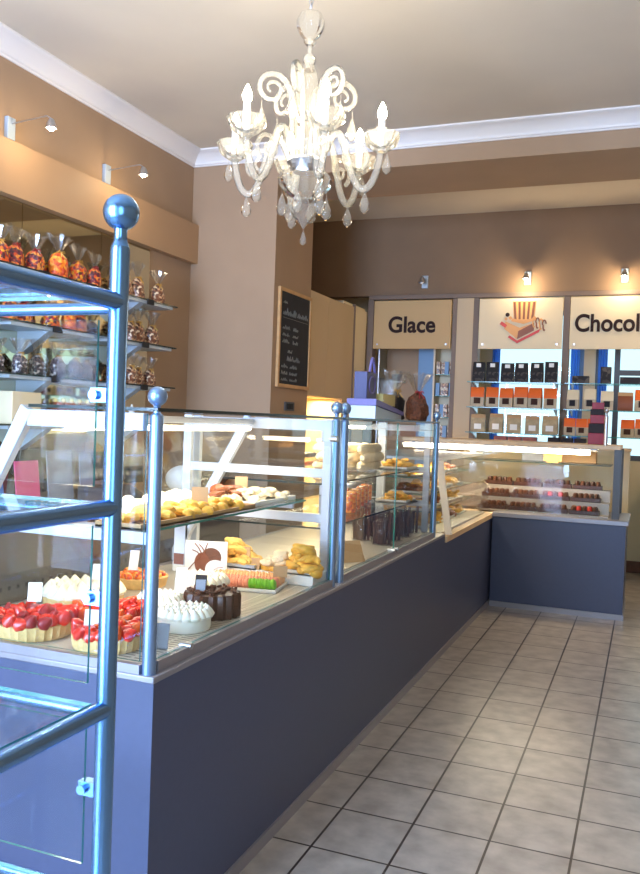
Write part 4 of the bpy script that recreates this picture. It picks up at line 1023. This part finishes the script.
# ------------------------------------------------------------------ trays in corner and back case
def tray_things(x, y, z, w, d, label, mat='tray'):
    o = obj('chocolate_tray', tray_geo(w, d, .036), mat); o.location = (x, y, z); return tag(o, label, 'tray')
PR = {}
for m in ('choc', 'choccrumb', 'redcherry'):
    PR[m] = Proto(tag(obj('praline', G().lathe([(.016, 0), (.019, .004), (.018, .024), (.013, .032), (.002, .033)], 8, ax=Matrix.Diagonal((1.15, 1.35, 2.0))), m), 'x', 'chocolate'))
for r, (y, z) in enumerate(((4.705, .8455), (4.855, .9455), (5.005, 1.0455))):
    for c in range(4):
        x = -.115+.262*c
        lv = ('lowest', 'middle', 'upper')[r]; cc = ('first', 'second', 'third', 'fourth')[c]
        tray_things(x+.10, y, z, .25, .125, 'dark chocolate tray, %s from the corner on the %s step' % (cc, lv), 'choc')
        red = (r == 0 and c == 3) or (r == 1 and c == 2)
        for i in range(5):
            for j in range(2):
                mm = 'redcherry' if (red and j == 0 and i % 2) else ('choccrumb' if (i+c+r) % 3 == 0 else 'choc')
                PR[mm].put((x+.10-.09+.045*i, y-.028+.05*j, z+.0065), 0, '%s in the %s tray of the %s step' % ({'choc': 'dark praline', 'choccrumb': 'brown crumbed praline', 'redcherry': 'red topped praline'}[mm], cc, lv), '%s %s step %s tray' % (mm, lv, cc))
# pastries along the corner case
for i, z in enumerate((.831, .9565, 1.0765, 1.1965)):
    for j in range(4):
        y = 3.12+.36*j; x = -.30-.03*i
        o = obj('pastry_tray', tray_geo(.22, .30, .016), 'tray'); o.location = (x, y, z); tag(o, 'white pastry tray, %s from the cheek, on %s level of the corner case' % (ORD[j], ('floor', 'first', 'second', 'top')[i]), 'tray')
        P = (RB, CR, PKB, NUT)[(i+j) % 4]
        heap(P, x, y, z+.006, .17, .26, 16, 'small pastry in %s corner tray of the %s level' % (ORD[j], ('floor', 'first', 'second', 'top')[i]), 'corner pastries %d %d' % (i, j), 0, 2, .02, .5, (1.1, 1.5))
# things standing at the back of the back case
o = obj('price_sign', G().obox((0, 0, .055), (.16, .006, .09)).obox((0, 0, .004), (.10, .05, .008)), 'tanprint'); o.location = (.47, 4.86, 1.277); tag(o, 'small orange sign on the glass shelf of the back case', 'sign')
o = obj('carton', B(-.15, .15, -.06, .06, 0, .10), 'kraft', bevel=.004); o.location = (.68, 5.12, 1.0955+.0); o.location.z = 1.2765; tag(o, 'beige carton on the glass shelf at the right of the back case', 'box')
o = obj('carton', B(-.16, .16, -.05, .05, 0, .09), 'greypap', bevel=.004); o.location = (.33, 5.12, 1.2765); tag(o, 'blue grey carton on the glass shelf of the back case', 'box')

# ------------------------------------------------------------------ shelves and packs at the back wall
YS = 6.0
def bshelf(x0, x1, z, lab):
    t = thing('wall_shelf', lab, 'shelf', ((x0+x1)/2, YS, z))
    glasspane('glass_board', t, x0, x1, YS-.14, YB-.045, z, z+.008, 'glassedge')
    for x in (x0+.06, x1-.06): obj('bracket', G().prism([(YS-.10, z), (YB-.041, z), (YB-.041, z-.06)], x-.006, x+.006, lambda y, zz, tt: (tt, y, zz)), 'alu', t)
for bay, (a, b, nm) in enumerate(((-.55, .43, 'logo'), (.44, 1.42, 'right hand'))):
    for i, z in enumerate((2.04, 1.775, 1.51)): bshelf(a+.01, b-.015, z, '%s glass shelf below the %s sign' % (('top', 'middle', 'lowest')[i], nm))
def pouch(w, h, d, body, top, topfrac, lab_mat, name='gift_pouch'):
    t = thing(name, 'x', 'pack')
    g = G()
    zs = [0, h*.12, h*.5, h*.8, h]; ds = [d*.8, d, d*.9, d*.45, d*.06]
    for z_, d_ in zip(zs, ds): g.v += [(-w/2, -d_/2, z_), (w/2, -d_/2, z_), (w/2, d_/2, z_), (-w/2, d_/2, z_)]
    for i in range(4):
        for k in range(4): g.f.append([i*4+k, i*4+(k+1) % 4, i*4+4+(k+1) % 4, i*4+4+k]); g.m.append(1 if (i >= (3 if topfrac < .3 else 2)) else 0)
    g.f += [[3, 2, 1, 0], [16, 17, 18, 19]]; g.m += [0, 1]
    obj('pouch', g, [body, top], t, world=False, bevel=.004)
    if lab_mat: obj('label_patch', G().obox((0, -d*.5-.0015, h*.32), (w*.5, .002, h*.3)), lab_mat, t, world=False)
    return Proto(t)
P1 = pouch(.13, .215, .08, 'packdark', 'black', .4, None); 
for ch_ in P1.o.children: pass
obj('label_patch', G().obox((0, -.030, .178), (.05, .002, .04)), 'paper', P1.o, world=False)
P2 = pouch(.135, .215, .08, 'packwhite', 'orange', .4, 'printdark')
P3 = pouch(.15, .20, .08, 'packbeige', 'kraft', .2, 'paper')
P4 = pouch(.12, .21, .07, 'packwhite', 'cream', .4, 'board')
P5 = pouch(.15, .20, .08, 'brownprint', 'kraft', .2, None)
def pick(P, y, x, z, label, gp, s=1): return P.put((x+R_(-.006, .006), y, z), R_(-.15, .15), label, gp, (s*R_(.92, 1.05), s, s*R_(.92, 1.04)))
for i in range(6): pick(P1, YS-.04, -.44+.150*i, 2.0485, '%s black pouch from the left on the top shelf under the emblem' % ORD[i], 'black pouches')
for i in range(6): pick(P2, YS-.04, -.44+.150*i, 1.7835, '%s orange-topped pouch from the left on the middle shelf under the emblem' % ORD[i], 'orange topped pouches')
for i in range(5): pick(P3, YS-.04, -.42+.185*i, 1.5185, '%s beige pouch from the left on the lowest shelf under the emblem' % ORD[i], 'beige pouches')
def dbox(x, y, z, w, d, h, m, label, cat='box', name='carton', rz=0):
    o = obj(name, B(-w/2, w/2, -d/2, d/2, 0, h), m, bevel=.003); o.location = (x, y, z); o.rotation_euler = (0, 0, rz); return tag(o, label, cat)
dbox(.60, YS-.03, 2.0485, .16, .1, .075, 'packdark', 'low dark box on the top shelf beside the brown post')
dbox(.84, YS-.03, 2.0485, .10, .08, .17, 'packdark', 'upright dark box in the middle of the top right shelf')
dbox(1.07, YS-.03, 2.0485, .19, .1, .07, 'blackbox', 'long low black box at the right of the top right shelf')
for i in range(3): pick(P4, YS-.04, .535+.165*i, 1.7835, '%s cream pouch with dark label on the middle right shelf' % ORD[i], 'cream pouches with dark labels')
pick(P5, YS-.04, 1.03, 1.7835, 'brown pouch on the middle right shelf', None); pick(P2, YS-.04, 1.19, 1.7835, 'orange-topped pouch at the right end of the middle right shelf', 'orange topped pouches right')
for i in range(3): pick(P2, YS-.04, .51+.115*i, 1.5185, '%s orange-topped pouch from the post on the lowest right shelf' % ORD[i], 'orange topped pouches right', .85)
for i in range(2): pick(P2, YS-.04, 1.06+.13*i, 1.5185, '%s orange-topped pouch behind the red and black boxes' % ORD[i], 'orange topped pouches right', .9)
# low back counter carrying red brown packs
bc = thing('back_counter', 'low cream counter below the back wall shelves', 'counter', (.3, 6.05, 0))
obj('body', B(-.55, 1.10, 5.92, 6.15, 0, 1.38), 'cream', bc); obj('worktop', B(-.56, 1.11, 5.88, 6.155, 1.38, 1.41), 'beech', bc, bevel=.003)
for i in range(3): dbox(-.18+.15*i, 5.98, 1.4105, .135, .12, .075, 'brownred', '%s red brown box under the lowest shelf below the emblem' % ORD[i])
for i in range(3): dbox(.36+.13*i, 5.98, 1.4105, .115, .12, .08, 'blackbox', '%s dark box under the lowest shelf beside the brown post' % ORD[i])
# stack of red and black boxes on the back case
st = [('redbox', .10), ('blackbox', .085), ('redbox', .075), ('blackbox', .05), ('redbox', .06)]
zz = 1.4555
for i, (m, h) in enumerate(st):
    dbox(.865-.03, 4.95, zz, .15-.012*i, .13, h, m, '%s %s gift box of the stack on the back case, counted from the bottom' % (ORD[i], 'red' if m == 'redbox' else 'black'), 'box', 'gift_box', .05*(-1)**i); zz += h+.0005

# niche shelving behind "Glace"
ns = thing('shelf_unit', 'glass shelf unit of small packs below the Glace sign', 'shelf', (-.93, 6.45, 0))
obj('frame', G().box(-1.03, -1.01, 6.34, 6.58, 0, 2.6).box(-.81, -.795, 6.34, 6.58, 0, 2.6).box(-1.03, -.795, 6.58, 6.6, 0, 2.6), 'cream', ns)
NP = Proto(tag(obj('sweet_pack', G().box(-.022, .022, -.02, .02, 0, .11), 'nuts'), 'x', 'pack')); NP2 = Proto(tag(obj('sweet_pack', G().box(-.022, .022, -.02, .02, 0, .11), 'bluepanel'), 'x', 'pack'))
for i, z in enumerate((1.42, 1.66, 1.90, 2.14)):
    glasspane('glass_board', ns, -1.01, -.81, 6.36, 6.58, z, z+.008, 'glassedge')
    for j in range(4): (NP2 if (i+j) % 3 == 2 else NP).put((-.98+.048*j, 6.40+.03*(j % 2), z+.0085), 0, '%s small pack on the %s board of the Glace shelf unit' % (ORD[j], ('lowest', 'second', 'third', 'top')[i]), 'packs in the Glace shelf unit', (1, 1, 1.3))
o = obj('steel_tube', G().tube([(-1.66, 6.3, 0), (-1.66, 6.3, 2.9)], .014, 10), 'alu'); tag(o, 'slim upright steel tube below the left end of the Glace sign', 'tube')
hk = thing('soap_dispenser', 'small grey wall dispenser below the Glace sign', 'dispenser', (-1.52, 6.72, 2.08))
obj('body', B(-1.61, -1.47, 6.66, 6.749, 2.08, 2.16), 'backdoor', hk, bevel=.004); obj('tray', B(-1.60, -1.46, 6.60, 6.749, 2.06, 2.078), 'white', hk)

# right: cream base unit with worktop and small things
rc = thing('base_cabinet', 'cream cabinet with pale worktop at the right edge by the rear window', 'cabinet', (2, 6.8, 0))
obj('body', B(1.30, XR, 6.62, YW-.14, .10, .98), 'cream', rc); obj('worktop', B(1.27, XR, 6.58, YW-.14, .98, 1.02), 'white', rc); obj('kick', B(1.30, XR, 6.66, YW-.14, 0, .10), 'wood', rc)

pl = thing('added_fill_pendant', 'white dome pendant added out of view at right to warm the back', 'lamp', (2.1, 5.2, 2.5))  # added pendant and its glow, unseen, to warm the back of the room
obj('cord', G().tube([(2.1, 5.2, 2.72), (2.1, 5.2, HC)], .004, 8), 'black', pl)
obj('lamp_shade', G().lathe([(.03, 2.73), (.05, 2.72), (.14, 2.64), (.17, 2.56), (.165, 2.56), (.13, 2.635), (.04, 2.70)], 28, (2.1, 5.2, 0)), 'acrylic', pl)
obj('bulb', G().ball((2.1, 5.2, 2.59), .04, 14), 'spotbulb', pl)
light('added_pendant_fill', 'POINT', (2.1, 5.2, 2.50), 26, (1, .76, .46), .05)
light('rear_room_fill', 'POINT', (.9, 6.65, 3.4), 10, (1, .84, .6), .05)  # added fill light without fixture, brightens the space behind the partition
# ------------------------------------------------------------------ lights
light('daylight_window_left', 'AREA', (-1.22, YF-.35, 1.9), 780, (.46, .62, 1), 2.1, 2.6, (PI/2, 0, 0))
light('daylight_window_right', 'AREA', (2.1, YF-.35, 1.9), 60, (.5, .72, 1), 1.6, 2.6, (PI/2, 0, 0))
w = bpy.data.worlds.new('sky'); sc.world = w; w.use_nodes = True
bg = w.node_tree.nodes['Background']; bg.inputs[0].default_value = (.60, .88, 1, 1); bg.inputs[1].default_value = 1.55

# ------------------------------------------------------------------ camera
yaw, pitch, roll, F = .377608694, -.0200776601, .0364152312, 828.889
cy, sy, cp_, sp_ = math.cos(yaw), math.sin(yaw), math.cos(pitch), math.sin(pitch)
f = Vector((-sy*cp_, cy*cp_, sp_)); r = Vector((cy, sy, 0)); u = r.cross(f)
r2 = r*math.cos(roll)+u*math.sin(roll); u2 = -r*math.sin(roll)+u*math.cos(roll)
cam = bpy.data.cameras.new('camera'); co = bpy.data.objects.new('camera', cam); C.objects.link(co)
co.matrix_world = Matrix(((r2.x, u2.x, -f.x, 1.26705), (r2.y, u2.y, -f.y, -2.83738547), (r2.z, u2.z, -f.z, 1.5797068), (0, 0, 0, 1)))
cam.sensor_fit = 'HORIZONTAL'; cam.sensor_width = 36; cam.lens = F/640*36; cam.clip_start = .05
sc.camera = co
sc.view_settings.view_transform = 'Standard'; sc.view_settings.look = 'None'; sc.view_settings.gamma = 1
sc.view_settings.use_curve_mapping = False; sc.view_settings.exposure = 0
sc.cycles.transparent_max_bounces = 32
sc.cycles.max_bounces = 8
